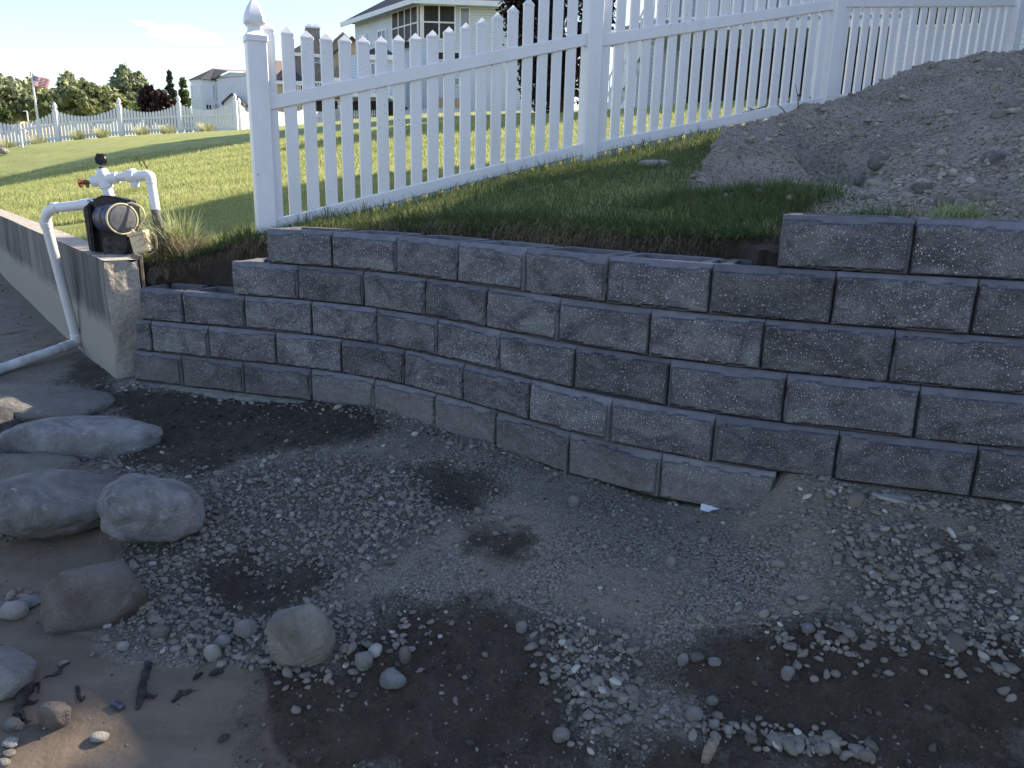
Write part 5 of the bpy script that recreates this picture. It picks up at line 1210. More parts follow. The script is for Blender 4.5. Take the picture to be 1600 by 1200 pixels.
mb = MB(); mb.tube([A_, B_], .036, 18); mb.tube([A_ + (B_ - A_) * .55, B_ + (B_ - A_) * .3], .045, 18); mb.tube([B_ + (C_ - B_) * .3, C_ + (B_ - C_) * .2, C_], [.044, .040, .030], 18)
t0, t1 = pq(144, 284, .04), pq(184, 277, .04); mb.tube([t0, t0 + (B_ - t0) * .05, B_, t1], [.034, .038, .038, .038], 18)
mb.build('cross_fitting', MAT['pvc'], pk_, smooth=True)
mb = MB(); mb.tube([t1 - (t1 - B_) * .1, pq(199, 275, .04)], .029, 16)
u0 = pq(199, 275, .04); ud_ = (pq(232, 276, .04) - u0); ud_ /= np.linalg.norm(ud_)
mb.tube([u0 + ud_ * x for x in (-.008, 0, .03, .032, .055, .057, .075)], [.034, .04, .045, .052, .052, .040, .034], 12)
mb.lathe(u0 + ud_ * .045 + (0, 0, -.02), [(.030, 0), (.030, -.05), (.024, -.055)], (0, 0, 1), 12)
e_ = pq(234, 273, .04); dn = pq(243, 328, .02); mb.tube(bend([u0 + ud_ * .07, e_, e_ + (dn - e_) * .25], .05, 8), .036, 16); mb.tube([e_ + (dn - e_) * .2, dn], .032, 16)
mb.build('outlet_pipe', MAT['pvc'], pk_, smooth=True)
mb = MB(); gd = pq(250, 363, .0); mb.tube([dn - (gd - dn) * .05, gd + (gd - dn) * .6], .030, 14); mb.build('buried_riser', MAT['grey_pipe'], pk_, smooth=True)
mb = MB(); mb.tube([C_, C_ + (C_ - B_) * .22], .012, 8); gc = pq(157.5, 250, .04); mb.lathe(gc + (0, .018, 0), [(.001, 0), (.036, .0), (.038, .006), (.038, .03), (.034, .036), (.03, .034), (.001, .034)], (.1, -1, .15), 26)
mb.box(gc + (-.017, .01, .036), (.022, .03, .014), bevel=.004); mb.box(gc + (.018, .01, .036), (.022, .03, .014), bevel=.004)
mb.build('pressure_gauge', MAT['gauge_black'], pk_, smooth=True)
mb = MB(); f0, f1 = t0, pq(126, 286, .04); fd = (f1 - f0) / np.linalg.norm(f1 - f0); mb.tube([f0, f0 + fd * .03, f0 + fd * .034, f0 + fd * .055, f0 + fd * .058, f1], [.013, .013, .019, .019, .008, .006], 10)
mb.lathe(f0 + fd * .036 + (0, 0, .0), [(.012, 0), (.011, -.03), (.013, -.036)], (0, 0, 1), 10); tp_ = mb.build('brass_tap', MAT['brass'], pk_, smooth=True)
mb = MB(); mb.tube(ring(f1, fd, .028, 0, n=20), .005, 6, cap=False)
for k in range(4): a = ring(f1, fd, .027, 0, n=4)[k]; mb.tube([f1, a], .004, 5)
mb.lathe(f1 - fd * .006, [(.009, 0), (.009, .012)], fd, 8); mb.build('tap_wheel', MAT['red_paint'], tp_, smooth=True)
# suction pipe: out of the pump, over the seawall and down onto the beach
sp_ = thing('suction_pipe', 'thick white suction pipe bending from the pump over the seawall down to the beach', 'pipe', (-3.4, 5.8, E - 1.3))
base = gz(121, 535, E - 1.31); base = gp(121, 535, base[1] - .05); pa, pb, pc = gp(152, 318, 5.44), gp(66, 327, 5.5), base
mb = MB(); mb.tube(bend([pa, pb, pc], .13, 10), .034, 20); 
mb.tube([pa + (pb - pa) * .0, pa + (pb - pa) * .27], .040, 20)
for (p0, p1, t0_, t1_) in ((pa, pb, .72, .80), (pb, pc, .085, .12), (pb, pc, .93, .985)): mb.tube([p0 + (p1 - p0) * t0_, p0 + (p1 - p0) * t1_], .0395, 20)
mb.build('riser_pipe', MAT['pvc'], sp_, smooth=True)
g0_ = gz(0, 577, E - 1.37); far = g0_ + (g0_ - pc) * 3.0; far[2] = float(lower(far[0], far[1])) + .03
mb = MB(); g0_[2] = max(g0_[2], float(lower(g0_[0], g0_[1])) + .03); mb.tube(bend([pc + (pb - pc) * .06, pc + (0, 0, -.0), g0_, far], .07, 8), .036, 20); mb.tube([pc + (g0_ - pc) * .1, pc + (g0_ - pc) * .22], .041, 20)
mb.build('ground_pipe', MAT['pipe_dirty'], sp_, smooth=True)
mb = MB(); mb.box(pq(196, 398, -.06), (.17, .20, .012), bevel=.003); props(mb.build('metal_shim', MAT['pale_metal'], origin=pq(196, 398, -.06)), 'thin pale strip of metal under the pump on the seawall end', 'metal strip')
# old form board standing against the lawn side of the seawall end
mb = MB(); c = SW0 + SWN * (SWT + .022) + SWD * .08; mb.box((c[0], c[1], E - .80), (.16, .02, .56), ax=[(SWD[0], SWD[1], 0), (SWN[0], SWN[1], 0), (0, 0, 1)], bevel=.003)
props(mb.build('form_board', MAT['old_wood'], origin=(c[0], c[1], E - 1.08)), 'thin old wooden board standing on edge behind the broken seawall end', 'board')

# ------------------------------------------------------------------ boulders and single stones
def rock_mesh(seed, planes=9, sub=4, rough=.06, flat=.72):
    rg = np.random.default_rng(seed); bm = bmesh.new(); bmesh.ops.create_icosphere(bm, subdivisions=sub, radius=1)
    D = np.array([v.co for v in bm.verts]); D /= np.linalg.norm(D, axis=1)[:, None]; Fc = [[v.index for v in f.verts] for f in bm.faces]; bm.free()
    sup = (np.abs(D) ** 3.2).sum(1) ** (-1 / 3.2)
    N = rg.normal(size=(planes, 3)); N /= np.linalg.norm(N, axis=1)[:, None]; h = rg.uniform(flat, 1.0, planes)
    dots = D @ N.T; r = np.where(dots > .05, h[None] / np.maximum(dots, .05), 9).clip(0, 9)
    p_ = 22.; rr = (np.sum(r ** -p_, axis=1) + .72 ** p_ * 0 + 1.05 ** -p_) ** (-1 / p_)
    rr = (rr ** -16. + (sup * .86) ** -16.) ** (-1 / 16.)
    rr = rr * (1 + rough * 1.3 * fbm(D[:, 0] * 2.1, D[:, 1] * 2.1, D[:, 2] * 2.1 + seed, 5, seed, .6) - rough * .35 * np.abs(fbm(D[:, 0] * 5, D[:, 1] * 5, D[:, 2] * 5 + seed, 3, seed + 3)))
    V = D * rr[:, None]; V /= (V.max(0) - V.min(0)) / 2; V -= (V.max(0) + V.min(0)) / 2; return V, Fc
def boulder(x0, x1, yt, yb, mat, label, seed, name='boulder', cat='boulder', dk=.75, sink=.2, sub=5, rough=.07, planes=9, group=None, zoff=0., yaw=None, flat=.72):
    xc = (x0 + x1) / 2; b_ = ground_pt(xc, yb); W = (x1 - x0) * np.linalg.norm(b_ - (0, 0, E)) / F * .99; D_ = W * dk; yc = b_[1] + D_ * .30
    top = gp(xc, yt, yc + D_ * .12)[2]; zb = float(lower(b_[0], yc)) - .0; H = max(top - zb, W * .25); zb2 = zb - H * sink; Hf = top - zb2
    V, Fc = rock_mesh(seed, planes + 4, sub, rough * 1.5, flat - .08); a = (yaw if yaw is not None else random.uniform(-.3, .3)); ca, sa = math.cos(a), math.sin(a)
    V = V * [W / 2, D_ / 2, Hf / 2]; V = np.stack([V[:, 0] * ca - V[:, 1] * sa, V[:, 0] * sa + V[:, 1] * ca, V[:, 2]], 1)
    V[:, 0] *= W / 2 / abs(V[:, 0]).max(); xcw = gp(xc, (yt + yb) / 2, yc)[0]
    V += [xcw, yc, (zb2 + top) / 2]
    o = big_mesh(name, V, np.array(Fc), MAT[mat], smooth=True, origin=(xcw, yc, zb)); return props(o, label, cat, group)
boulder(-30, 156, 600, 668, 'stone_dusty', 'broad sand-covered boulder at the left edge, highest of the beach boulders', 11, dk=.8, sink=.5, rough=.05)
boulder(-70, 42, 634, 700, 'stone_dark', 'dark low boulder at the left edge between the two dusty ones', 12, dk=.7, sink=.3)
boulder(6, 236, 651, 716, 'stone_blue', 'long flat bluish boulder lying in gravel left of the wall foot', 23, dk=.42, sink=.45, rough=.05, yaw=.12, flat=.8)
boulder(-60, 112, 703, 756, 'stone_dusty', 'low brownish boulder half buried in sand behind the round one', 14, dk=.5, sink=.6)
boulder(-32, 166, 738, 850, 'stone_grey', 'large smooth oval grey boulder on wet sand at the left edge', 35, dk=.62, sink=.05, rough=.05, yaw=-.05, flat=.85)
boulder(168, 314, 733, 863, 'stone_blue', 'pale angular boulder with a flat dished top between sand and gravel', 143, dk=.85, sink=.06, rough=.09, flat=.72, planes=7, yaw=.3)
boulder(80, 212, 876, 979, 'stone_brown', 'brown wedge-shaped boulder in front of the pale angular one', 57, dk=.55, sink=.2, rough=.04, yaw=.5, flat=.62)
boulder(426, 521, 942, 1037, 'stone_tan', 'tan blocky stone standing in gravel below the dark hollow', 68, dk=.55, sink=.2, rough=.04, yaw=.1, flat=.66, planes=8)
boulder(-50, 51, 1021, 1087, 'stone_pale', 'pale flat stone cut by the left edge with dark weed on it', 79, dk=.7, sink=.2, rough=.04)
boulder(64, 106, 1097, 1141, 'stone_brown', 'small reddish layered rock on the sand near the bottom left', 80, 'rock', 'rock', dk=.6, sink=.2, sub=4, planes=6, flat=.6)
ST = [(5, 38, 938, 968, 'stone_white', 'whitest cobble on the sand left of the brown boulder'), (28, 62, 932, 949, 'stone_blue', 'smooth bluish cobble behind the whitest one on the left sand'), (-12, 14, 938, 962, 'stone_grey', 'grey cobble cut by the left edge beside the whitest cobble'),
 (64, 79, 924, 936, 'stone_grey', 'small grey cobble nearest the brown boulder at left'), (144, 167, 1144, 1161, 'stone_white', 'white egg-shaped pebble lying in the sunlit sand'), (8, 29, 1154, 1169, 'stone_white', 'white pebble in the sunlit sand close to the left edge'),
 (6, 22, 1172, 1184, 'stone_tan', 'tan pebble in the sunlit bottom left corner, upper of two'), (-2, 13, 1184, 1200, 'stone_pale', 'pale pebble in the very bottom left corner'), (25, 37, 1130, 1142, 'stone_pale', 'small pale triangular chip below the dark weed'),
 (8, 30, 1122, 1142, 'stone_grey', 'angular grey stone below the dark weed at left'), (366, 400, 968, 996, 'stone_pale', 'pale rounded cobble just left of the tan blocky stone'), (320, 343, 1006, 1031, 'stone_white', 'white oval cobble at the lower edge of the gravel bank'),
 (336, 360, 992, 1012, 'stone_blue', 'blue-grey cobble right behind the white oval one'), (236, 262, 978, 999, 'stone_brown', 'round brown disc-like cobble on the coarse gravel'), (184, 200, 1003, 1014, 'stone_white', 'small white pebble at the sand edge below the coarse gravel'),
 (555, 582, 1018, 1045, 'stone_pale', 'pale chipped cobble right of the tan blocky stone'), (594, 634, 1047, 1072, 'stone_blue', 'smooth blue-grey oval cobble alone on dark soil'), (624, 642, 1010, 1032, 'stone_brown', 'rough brownish stone above the smooth oval cobble'),
 (1072, 1097, 1103, 1128, 'stone_pale', 'large pale round cobble in the curved row of stones'), (1107, 1124, 1123, 1138, 'stone_blue', 'round grey cobble just right of the large pale one in the row'), (972, 988, 1116, 1131, 'stone_pale', 'pale round cobble at the foot of the gravel tongue'),
 (864, 890, 1138, 1160, 'stone_tan', 'tan angular stone below the gravel tongue on dark soil'), (1058, 1075, 1020, 1038, 'stone_blue', 'bluish pointed cobble at the edge of the dark soil, leftmost of three'), (1076, 1100, 1019, 1034, 'stone_brown', 'brown cobble in the middle of three at the dark soil edge'),
 (1106, 1126, 1028, 1041, 'stone_pale', 'pale oval cobble, rightmost of three at the dark soil edge'), (1252, 1272, 975, 993, 'stone_grey', 'grey triangular cobble at the left end of the right-hand gravel edge'), (1302, 1322, 978, 995, 'stone_dusty', 'squat brown-grey cobble between the two larger ones at right'),
 (1342, 1368, 977, 996, 'stone_grey', 'largest smooth cobble along the right-hand gravel edge'), (1346, 1362, 994, 1004, 'stone_pale', 'small pale cobble just below the largest smooth one at right'), (1452, 1468, 997, 1011, 'stone_white', 'white cobble on the right-hand gravel edge'),
 (1412, 1432, 972, 990, 'stone_blue', 'bluish rounded cobble in the right-hand gravel edge, left of the white one'), (1462, 1482, 1022, 1034, 'stone_tan', 'tan flat stone on dark soil below the white cobble'), (1222, 1240, 1040, 1058, 'stone_pale', 'upright pale sliver of stone standing on dark soil'),
 (1486, 1504, 968, 990, 'stone_dusty', 'upper left stone of the angular cluster at right'), (1500, 1522, 982, 1004, 'stone_blue', 'long slanted stone in the angular cluster at right'), (1510, 1528, 1000, 1013, 'stone_grey', 'lowest stone of the angular cluster at right'),
 (806, 824, 971, 985, 'stone_pale', 'pale cobble on the border of the dark soil in the middle'), (1104, 1122, 1088, 1100, 'stone_dusty', 'dusty pebble above the curved row of stones'), (1040, 1056, 870, 884, 'stone_pale', 'pale stone alone on the grey gravel in the middle'), (888, 906, 774, 792, 'stone_grey', 'angular grey stone on gravel below the wall curve'),
 (740, 755, 792, 803, 'stone_dusty', 'dusty stone right of the small wet patch'), (1264, 1290, 878, 898, 'stone_dusty', 'tall dusty stone left of the slate strips'), (1306, 1322, 880, 896, 'stone_grey', 'grey stone just left of the slate strips')]
for i, (x0, x1, yt, yb, mt_, lb) in enumerate(ST):
    boulder(x0, x1, yt, yb, mt_, lb, 200 + i, 'cobble', 'cobble', dk=.8, sink=.25, sub=3, rough=.05, planes=8, group='single cobbles on the beach', flat=.75)
def mstone(px, py, rpx, mat, label, seed, el=(1, .8, .7)):
    d = ray(px, py); best = None
    for t in np.linspace(2.2, 8, 900):
        p_ = d * t; p_[2] += E
        if p_[0] > .9 and float(mound(p_[0], p_[1])) >= p_[2] and polysd(MPOLY, np.array([p_[0]]), np.array([p_[1]]))[0] > 0: best = p_; break
    if best is None: return
    r = rpx * np.linalg.norm(best - (0, 0, E)) / F; V, Fc = rock_mesh(seed, 8, 3, .05, .8)
    o = big_mesh('cobble', V * np.array(el) * r + best + [0, 0, r * .15], np.array(Fc), MAT[mat], smooth=True, origin=best); props(o, label, 'cobble', 'cobbles in the dirt heap')
for i, a in enumerate([(1551, 249, 13, 'stone_grey', 'smooth round grey cobble on the right face of the dirt heap'), (1533, 312, 18, 'stone_tan', 'largest tan stone at the foot of the dirt heap on the right'), (1503, 322, 11, 'stone_pale', 'pale stone just left of the largest tan one'),
    (1376, 257, 16, 'stone_dusty', 'flat dusty stone at the bottom of the gully in the heap'), (1346, 284, 10, 'stone_blue', 'bluish flat stone below the gully of the heap'), (1256, 228, 7, 'stone_pale', 'pale square stone high on the left cone of the heap'), (1165, 292, 10, 'stone_dusty', 'square dusty stone low on the left cone of the heap'),
    (1184, 303, 9, 'stone_grey', 'rounded grey stone beside the square one low on the left cone'), (1358, 314, 9, 'stone_grey', 'grey stone behind the top course near the middle of the heap foot'), (1583, 164, 11, 'stone_pale', 'pale stone high at the right edge of the heap'), (1560, 181, 9, 'stone_tan', 'warm tan stone on the near ridge of the heap'),
    (1583, 281, 6, 'stone_white', 'small white stone at the right edge of the heap'), (1440, 298, 13, 'stone_brown', 'brown stone in a hollow right of the gully'), (1475, 318, 12, 'stone_dusty', 'broad dusty stone behind the top course right of the middle')]): mstone(*a, 400 + i)

# small found objects
def slab(px, py, L, W_, H_, yaw, mat, name, label, cat, bev=.003, tilt=0., pitch=0.):
    b_ = ground_pt(px, py); mb = MB(); ca, sa = math.cos(yaw), math.sin(yaw); ax = Matrix(((ca, sa, 0), (-sa, ca, 0), (0, 0, 1))); rx = Matrix.Rotation(tilt, 3, 'Y'); ax = [Vector(r) for r in ax]
    q_ = Matrix.Rotation(tilt, 3, ax[1]) @ Matrix.Rotation(pitch, 3, ax[0]); ax = [tuple(q_ @ r) for r in ax]
    mb.box((b_[0], b_[1], float(lower(b_[0], b_[1])) + H_ * .55), (L, W_, H_), ax=ax, bevel=bev); return props(mb.build(name, MAT[mat], origin=b_), label, cat)
slab(1380, 878, .155, .03, .014, -.42, 'flat_stone', 'slate_strip', 'long narrow grey strip of stone lying on gravel at right', 'stone strip', tilt=.1)
slab(1386, 868, .10, .026, .012, -.36, 'stone_blue', 'slate_strip', 'shorter dark strip of stone just behind the long one at right', 'stone strip')
slab(1110, 797, .082, .035, .006, -.30, 'pvc', 'plastic_scrap', 'pale shard of white plastic at the foot of the bottom course', 'plastic scrap', .001, .15, .5)
slab(184, 1104, .05, .022, .012, -.5, 'motor_blue', 'glass_shard', 'small blue curved shard on the sand near the sunlit patch', 'glass shard', .003)
slab(1243, 1052, .045, .02, .01, 1.3, 'stone_dark', 'dark_chip', 'dark narrow chip of stone on the dark soil at right', 'stone chip')
def driftwood(pts, r, label, name='driftwood', mat='wet_wood', cat='driftwood', extra=()):
    P_ = [ground_pt(*q) for q in pts]; P_ = [np.array([p_[0], p_[1], float(lower(p_[0], p_[1])) + rr * .5]) for p_, rr in zip(P_, r)]
    mb = MB(); n = 26; out_ = []; rad = []
    for i in range(n + 1):
        t = i / n * (len(P_) - 1); k = min(int(t), len(P_) - 2); f_ = t - k; q = P_[k] * (1 - f_) + P_[k + 1] * f_
        q = q + np.array([.006 * fbm(i * .7, 1, 0, 2, 5), .006 * fbm(i * .7, 5, 0, 2, 6), 0]); out_.append(q); rad.append((r[k] * (1 - f_) + r[k + 1] * f_) * (1 + .35 * float(fbm(i * .9, 3, 0, 3, 9))))
    mb.tube(out_, rad, 12)
    for e in extra:
        E_ = [ground_pt(*q) for q in e]; E_ = [np.array([p_[0], p_[1], float(lower(p_[0], p_[1])) + .006]) for p_ in E_]; mb.tube(E_, [.009] + [.005] * (len(E_) - 2) + [.002], 6)
    V = np.array(mb.v); V += .004 * np.stack([fbm(V[:, 0] * 60, V[:, 1] * 60, V[:, 2] * 60, 3, s_) for s_ in (1, 2, 3)], 1); mb.v = [tuple(v) for v in V]
    return props(mb.build(name, MAT[mat], smooth=True, origin=P_[0]), label, cat)
driftwood([(230, 1035), (226, 1060), (222, 1085), (214, 1110)], [.012, .011, .015, .007], 'dark chunk of rotten driftwood standing out of the sand below the coarse gravel', extra=[[(228, 1085), (240, 1090), (246, 1087)]])
driftwood([(20, 1042), (32, 1058), (40, 1085), (30, 1108), (40, 1130)], [.008, .020, .026, .010, .005], 'tangled dark waterlogged weed draped over the pale flat stone at left', 'weed_tangle', 'wet_wood', 'weed', extra=[[(45, 1075), (62, 1068), (60, 1085)], [(38, 1100), (55, 1100), (60, 1095)], [(24, 1120), (26, 1135), (50, 1130)]])
driftwood([(68, 1058), (92, 1052), (100, 1038), (108, 1034)], [.003, .006, .005, .002], 'thin crooked dark twig on the sand right of the pale flat stone', 'twig', 'wet_wood', 'twig')
driftwood([(118, 1072), (122, 1082), (128, 1094), (132, 1088)], [.005, .004, .007, .003], 'crumbled dark bark piece between twig and driftwood', 'bark_piece', 'wet_wood', 'bark')
driftwood([(270, 1096), (282, 1084), (297, 1080)], [.006, .009, .006], 'dark clod of bark right of the rotten driftwood', 'bark_piece', 'wet_wood', 'bark')
driftwood([(304, 1060), (314, 1052)], [.007, .006], 'short dark stick nearest the lower gravel edge', 'twig', 'wet_wood', 'twig')
driftwood([(330, 1055), (346, 1050)], [.010, .008], 'dark crumb of wood left of the tan blocky stone', 'bark_piece', 'wet_wood', 'bark')
driftwood([(0, 524), (28, 519), (46, 516)], [.006, .006, .004], 'straight thin stick lying on the sand by the far part of the seawall', 'stick', 'old_wood', 'stick')
driftwood([(1100, 1190), (1112, 1165), (1118, 1150)], [.012, .016, .008], 'weathered brown stick half buried near the bottom edge', 'stick', 'old_wood', 'stick')
driftwood([(1185, 976), (1192, 966)], [.0015, .001], 'short pale straw lying on the fine gravel', 'straw', 'dry_straw' if 'dry_straw' in MAT else 'old_wood', 'straw')
s_, z_ = fz(1020, 262); b_ = gp(1022, 262, 5.45); b_[2] = float(upper(b_[0], b_[1]))
V, Fc = rock_mesh(77, 6, 3, .03, .8); props(big_mesh('flat_stone', V * [.115, .09, .03] + b_ + [0, 0, .015], np.array(Fc), MAT['flat_stone'], smooth=True, origin=b_), 'flat pale stone lying in the grass left of the dirt heap', 'stone')
# slumped earth, roots and buried stones in the bank at the left end
for i, (px, py, y, r, mt_) in enumerate(((258, 436, 5.35, .10, 'stone_dusty'), (318, 430, 5.35, .12, 'stone_dark'), (236, 414, 5.5, .05, 'stone_tan'))):
    p_ = gp(px, py, y); V, Fc = rock_mesh(500 + i, 9, 4, .10, .7)
    props(big_mesh('bank_stone', V * [r * 1.2, r * .7, r] + p_, np.array(Fc), MAT[mt_], smooth=True, origin=p_), ['large earthy lump in the bank behind the left end of the wall', 'dark stone in the bank left of the white fence post', 'small tan stone in the bank just behind the seawall end'][i], 'stone')

# ------------------------------------------------------------------ gravel and pebbles (uncountable)
def ico(sub):
    bm = bmesh.new(); bmesh.ops.create_icosphere(bm, subdivisions=sub, radius=1); V = np.array([v.co for v in bm.verts]); Fc = np.array([[v.index for v in f.verts] for f in bm.faces]); bm.free(); return V, Fc
def stones(name, P, r, tint, sub, seed, label, cat, smooth=True, flat=(.45, .8)):
    rg = np.random.default_rng(seed); V0, F0 = ico(sub); n = len(P); nv = len(V0)
    NV = 24; var = []
    for k in range(NV):
        N = rg.normal(size=(7, 3)); N /= np.linalg.norm(N, axis=1)[:, None]; h = rg.uniform(.5, .95, 7); d = V0 @ N.T
        q = np.where(d > .05, h[None] / np.maximum(d, .05), 9).min(1); q = np.minimum(q, 1.02) * (1 + .05 * rg.normal(size=nv)); var.append(V0 * q[:, None])
    var = np.array(var); sel = rg.integers(0, NV, n)
    S = np.stack([rg.uniform(.85, 1.35, n), rg.uniform(.65, 1.0, n), rg.uniform(*flat, n)], 1) * r[:, None]
    A = rg.uniform(0, 6.283, n); T = rg.normal(size=n) * .28; U_ = rg.normal(size=n) * .28
    V = var[sel] * S[:, None, :]
    x, y, z = V[..., 0], V[..., 1], V[..., 2]
    y, z = y * np.cos(T)[:, None] - z * np.sin(T)[:, None], y * np.sin(T)[:, None] + z * np.cos(T)[:, None]
    x, z = x * np.cos(U_)[:, None] - z * np.sin(U_)[:, None], x * np.sin(U_)[:, None] + z * np.cos(U_)[:, None]
    x, y = x * np.cos(A)[:, None] - y * np.sin(A)[:, None], x * np.sin(A)[:, None] + y * np.cos(A)[:, None]
    W_ = np.stack([x, y, z], -1) + P[:, None, :] - np.array([0, 0, 1.]) * r[:, None, None] * .12; Fc = (F0[None] + (np.arange(n) * nv)[:, None, None]).reshape(-1, 3)
    o = big_mesh(name, W_.reshape(-1, 3), Fc, MAT['pebble'], smooth=smooth, attrs={'tint': np.repeat(tint, nv)})
    return props(o, label, cat, kind='stuff')
def rand_tint(rg, n, lo=0., pale=.02):
    t = rg.beta(2.3, 2.6, n) * .85 + lo; t[rg.random(n) < pale] = rg.uniform(.9, 1., (rg.random(n) < 1).sum())[:(rg.random(n) < 1).sum()][0] if n else 0
    m_ = rg.random(n) < pale; t[m_] = rg.uniform(.9, 1, m_.sum()); return np.clip(t, 0, 1)
rg = np.random.default_rng(42)
def scatter(n, fn_density, x0, x1, y0, y1):
    # candidates are drawn denser near the viewer's part of the beach
    x = rg.uniform(x0, x1, n); y = rg.uniform(y0, y1, n); keep = (np.abs(x / np.maximum(y, .1)) < .86) & (dwall(x, y) < -.012) & (dsea(x, y) < -.02 + 99 * (x > -2.55)); x, y = x[keep], y[keep]
    k = rg.random(len(x)) < fn_density(x, y); return x[k], y[k]
def dens_gravel(x, y):
    so, sa, co = inpoly('soil', x, y, .06), inpoly('sand', x, y, .04), inpoly('coarse', x, y, .12); patch = sstep(-.25, .35, fbm(x * 1.9, y * 1.9, 0, 4, 61))
    left = sstep(-2.9, -2.3, x)
    return np.clip((.30 + .40 * patch + .6 * co) * (1 - .90 * so) * (1 - .985 * sa) * (.06 + .94 * left), 0, 1)
x, y = scatter(70000, dens_gravel, -3.4, 2.9, 1.55, 4.95); r = rg.lognormal(math.log(.0052), .38, len(x)).clip(.0025, .013)
stones('fine_gravel', np.stack([x, y, lower(x, y) + r * .25], 1), r, rand_tint(rg, len(x)), 1, 1, 'fine grey crushed gravel spread over the beach below the wall', 'gravel', smooth=False)
def dens_coarse(x, y):
    so, sa, co = inpoly('soil', x, y, .05), inpoly('sand', x, y, .03), inpoly('coarse', x, y, .10); patch = sstep(.0, .5, fbm(x * 2.7, y * 2.7, 0, 3, 63))
    left = sstep(-3.0, -2.4, x); return np.clip((.025 + .10 * patch + .85 * co) * (1 - .93 * so) * (1 - .985 * sa) * (.05 + .95 * left), 0, 1)
x, y = scatter(62000, dens_coarse, -3.4, 2.9, 1.55, 4.95); r = rg.lognormal(math.log(.0098), .36, len(x)).clip(.005, .022)
stones('coarse_gravel', np.stack([x, y, lower(x, y) + r * .35], 1), r, rand_tint(rg, len(x), .02), 2, 2, 'coarse gravel heaped round the boulders and stones', 'gravel', smooth=False)
# curved row of stones, stones along the wall foot and along the seawall foot
def line_pts(pl, n, spread):
    P_ = np.array([ground_pt(*q)[:2] for q in pl]); L = np.r_[0, np.cumsum(np.hypot(*np.diff(P_, axis=0).T))]; t = rg.uniform(0, L[-1], n); x = np.interp(t, L, P_[:, 0]); y = np.interp(t, L, P_[:, 1])
    return x + rg.normal(size=n) * spread, y + rg.normal(size=n) * spread
X_, Y_, R_ = [], [], []
for pl, n, sp__, r0 in (([(955, 1065), (990, 1090), (1040, 1115), (1100, 1130), (1160, 1140), (1250, 1155), (1330, 1170), (1370, 1165)], 150, .022, .0125), ([(1200, 1150), (1240, 1158), (1290, 1165)], 60, .02, .012),
        ([(210, 600), (300, 612), (480, 634), (660, 668), (780, 705), (900, 748), (1030, 785), (1200, 800)], 260, .03, .010), ([(1240, 768), (1330, 770), (1450, 792), (1600, 815)], 190, .04, .011),
        ([(150, 570), (200, 600), (230, 608)], 260, .06, .010), ([(5, 940), (60, 930), (130, 905)], 40, .035, .013), ([(1190, 960), (1260, 1010), (1400, 1000), (1500, 1010), (1600, 1045)], 220, .06, .0125), ([(1270, 860), (1340, 930), (1450, 960), (1600, 985)], 300, .13, .0125),
        ([(420, 1050), (500, 1060), (600, 1000), (680, 960)], 90, .05, .011), ([(860, 1000), (900, 1060), (960, 1140)], 120, .05, .012), ([(640, 640), (700, 690), (760, 720)], 120, .06, .010)):
    x, y = line_pts(pl, n, sp__); X_.append(x); Y_.append(y); R_.append(rg.lognormal(math.log(r0), .33, len(x)))
x, y, r = np.concatenate(X_), np.concatenate(Y_), np.concatenate(R_); k = dwall(x, y) < -.02; x, y, r = x[k], y[k], r[k]
stones('gravel_row', np.stack([x, y, lower(x, y) + r * .4], 1), r, rand_tint(rg, len(x), .06, .03), 2, 3, 'rows and edges of rounded stones lining the dark soil and the wall foot', 'gravel')
x, y = scatter(9000, lambda x, y: .07 + .09 * (1 - inpoly('sand', x, y)), -3.6, 2.9, 1.5, 5.0); r = rg.lognormal(math.log(.0044), .55, len(x)).clip(.002, .017)
stones('scattered_pebbles', np.stack([x, y, lower(x, y) + r * .3], 1), r, rand_tint(rg, len(x), .08, .05), 2, 4, 'loose pebbles scattered over sand and dark soil', 'pebbles')
# far part of the beach along the seawall
x = rg.uniform(-6.5, -2.7, 1500); y = rg.uniform(4.2, 9.5, 1500); k = (dsea(x, y) < -.05) & (np.abs(x / y) < .8) & (rg.random(1500) < np.exp(dsea(x, y) * 2.2) + .08); x, y = x[k], y[k]; r = rg.lognormal(math.log(.008), .5, len(x))
stones('seawall_gravel', np.stack([x, y, lower(x, y) + r * .3], 1), r, rand_tint(rg, len(x), 0), 1, 5, 'sparse small stones on the sand along the seawall foot', 'gravel')
# clods and stones over the dirt heap
n = 26000; x = rg.uniform(1.0, 5.6, n); y = rg.uniform(2.9, 7.4, n); k = (polysd(MPOLY, x, y) > .0) & (dwall(x, y) > .33) & (x / y < .80) & (rg.random(n) < .35 + .65 * sstep(-.3, .4, fbm(x * 1.8, y * 1.8, 0, 3, 66)) * sstep(6.6, 4.2, y)); x, y = x[k], y[k]
r = rg.lognormal(math.log(.0085), .62, len(x)).clip(.003, .045); mpz = mound(x, y) - .25 * (1 - sstep(-.05, .12, polysd(MPOLY, x, y)))
mpb = stones('mound_stones', np.stack([x, y, mpz + r * .3], 1), r, np.clip(rg.beta(2.6, 2.4, len(x)) * .9 + .05, 0, .93), 1, 6, 'small stones and clods covering the dirt heap', 'stones', smooth=False)
mt, n_, b_ = newmat('mound_stone'); MAT['mound_stone'] = mt
c = n_.ramp(n_.attr('tint'), [(0, (.15, .128, .104)), (.4, (.26, .23, .192)), (.75, (.34, .31, .27)), (1, (.45, .42, .38))]); n_.base(b_, n_.mix(n_.m('MULTIPLY', n_.m('SUBTRACT', n_.noise(60, 4, .7), .5), 1., True), c, (.12, .10, .08)), .9); n_.bump(n_.noise(160, 3), .4, .003, b_)
mpb.data.materials.clear(); mpb.data.materials.append(mt)
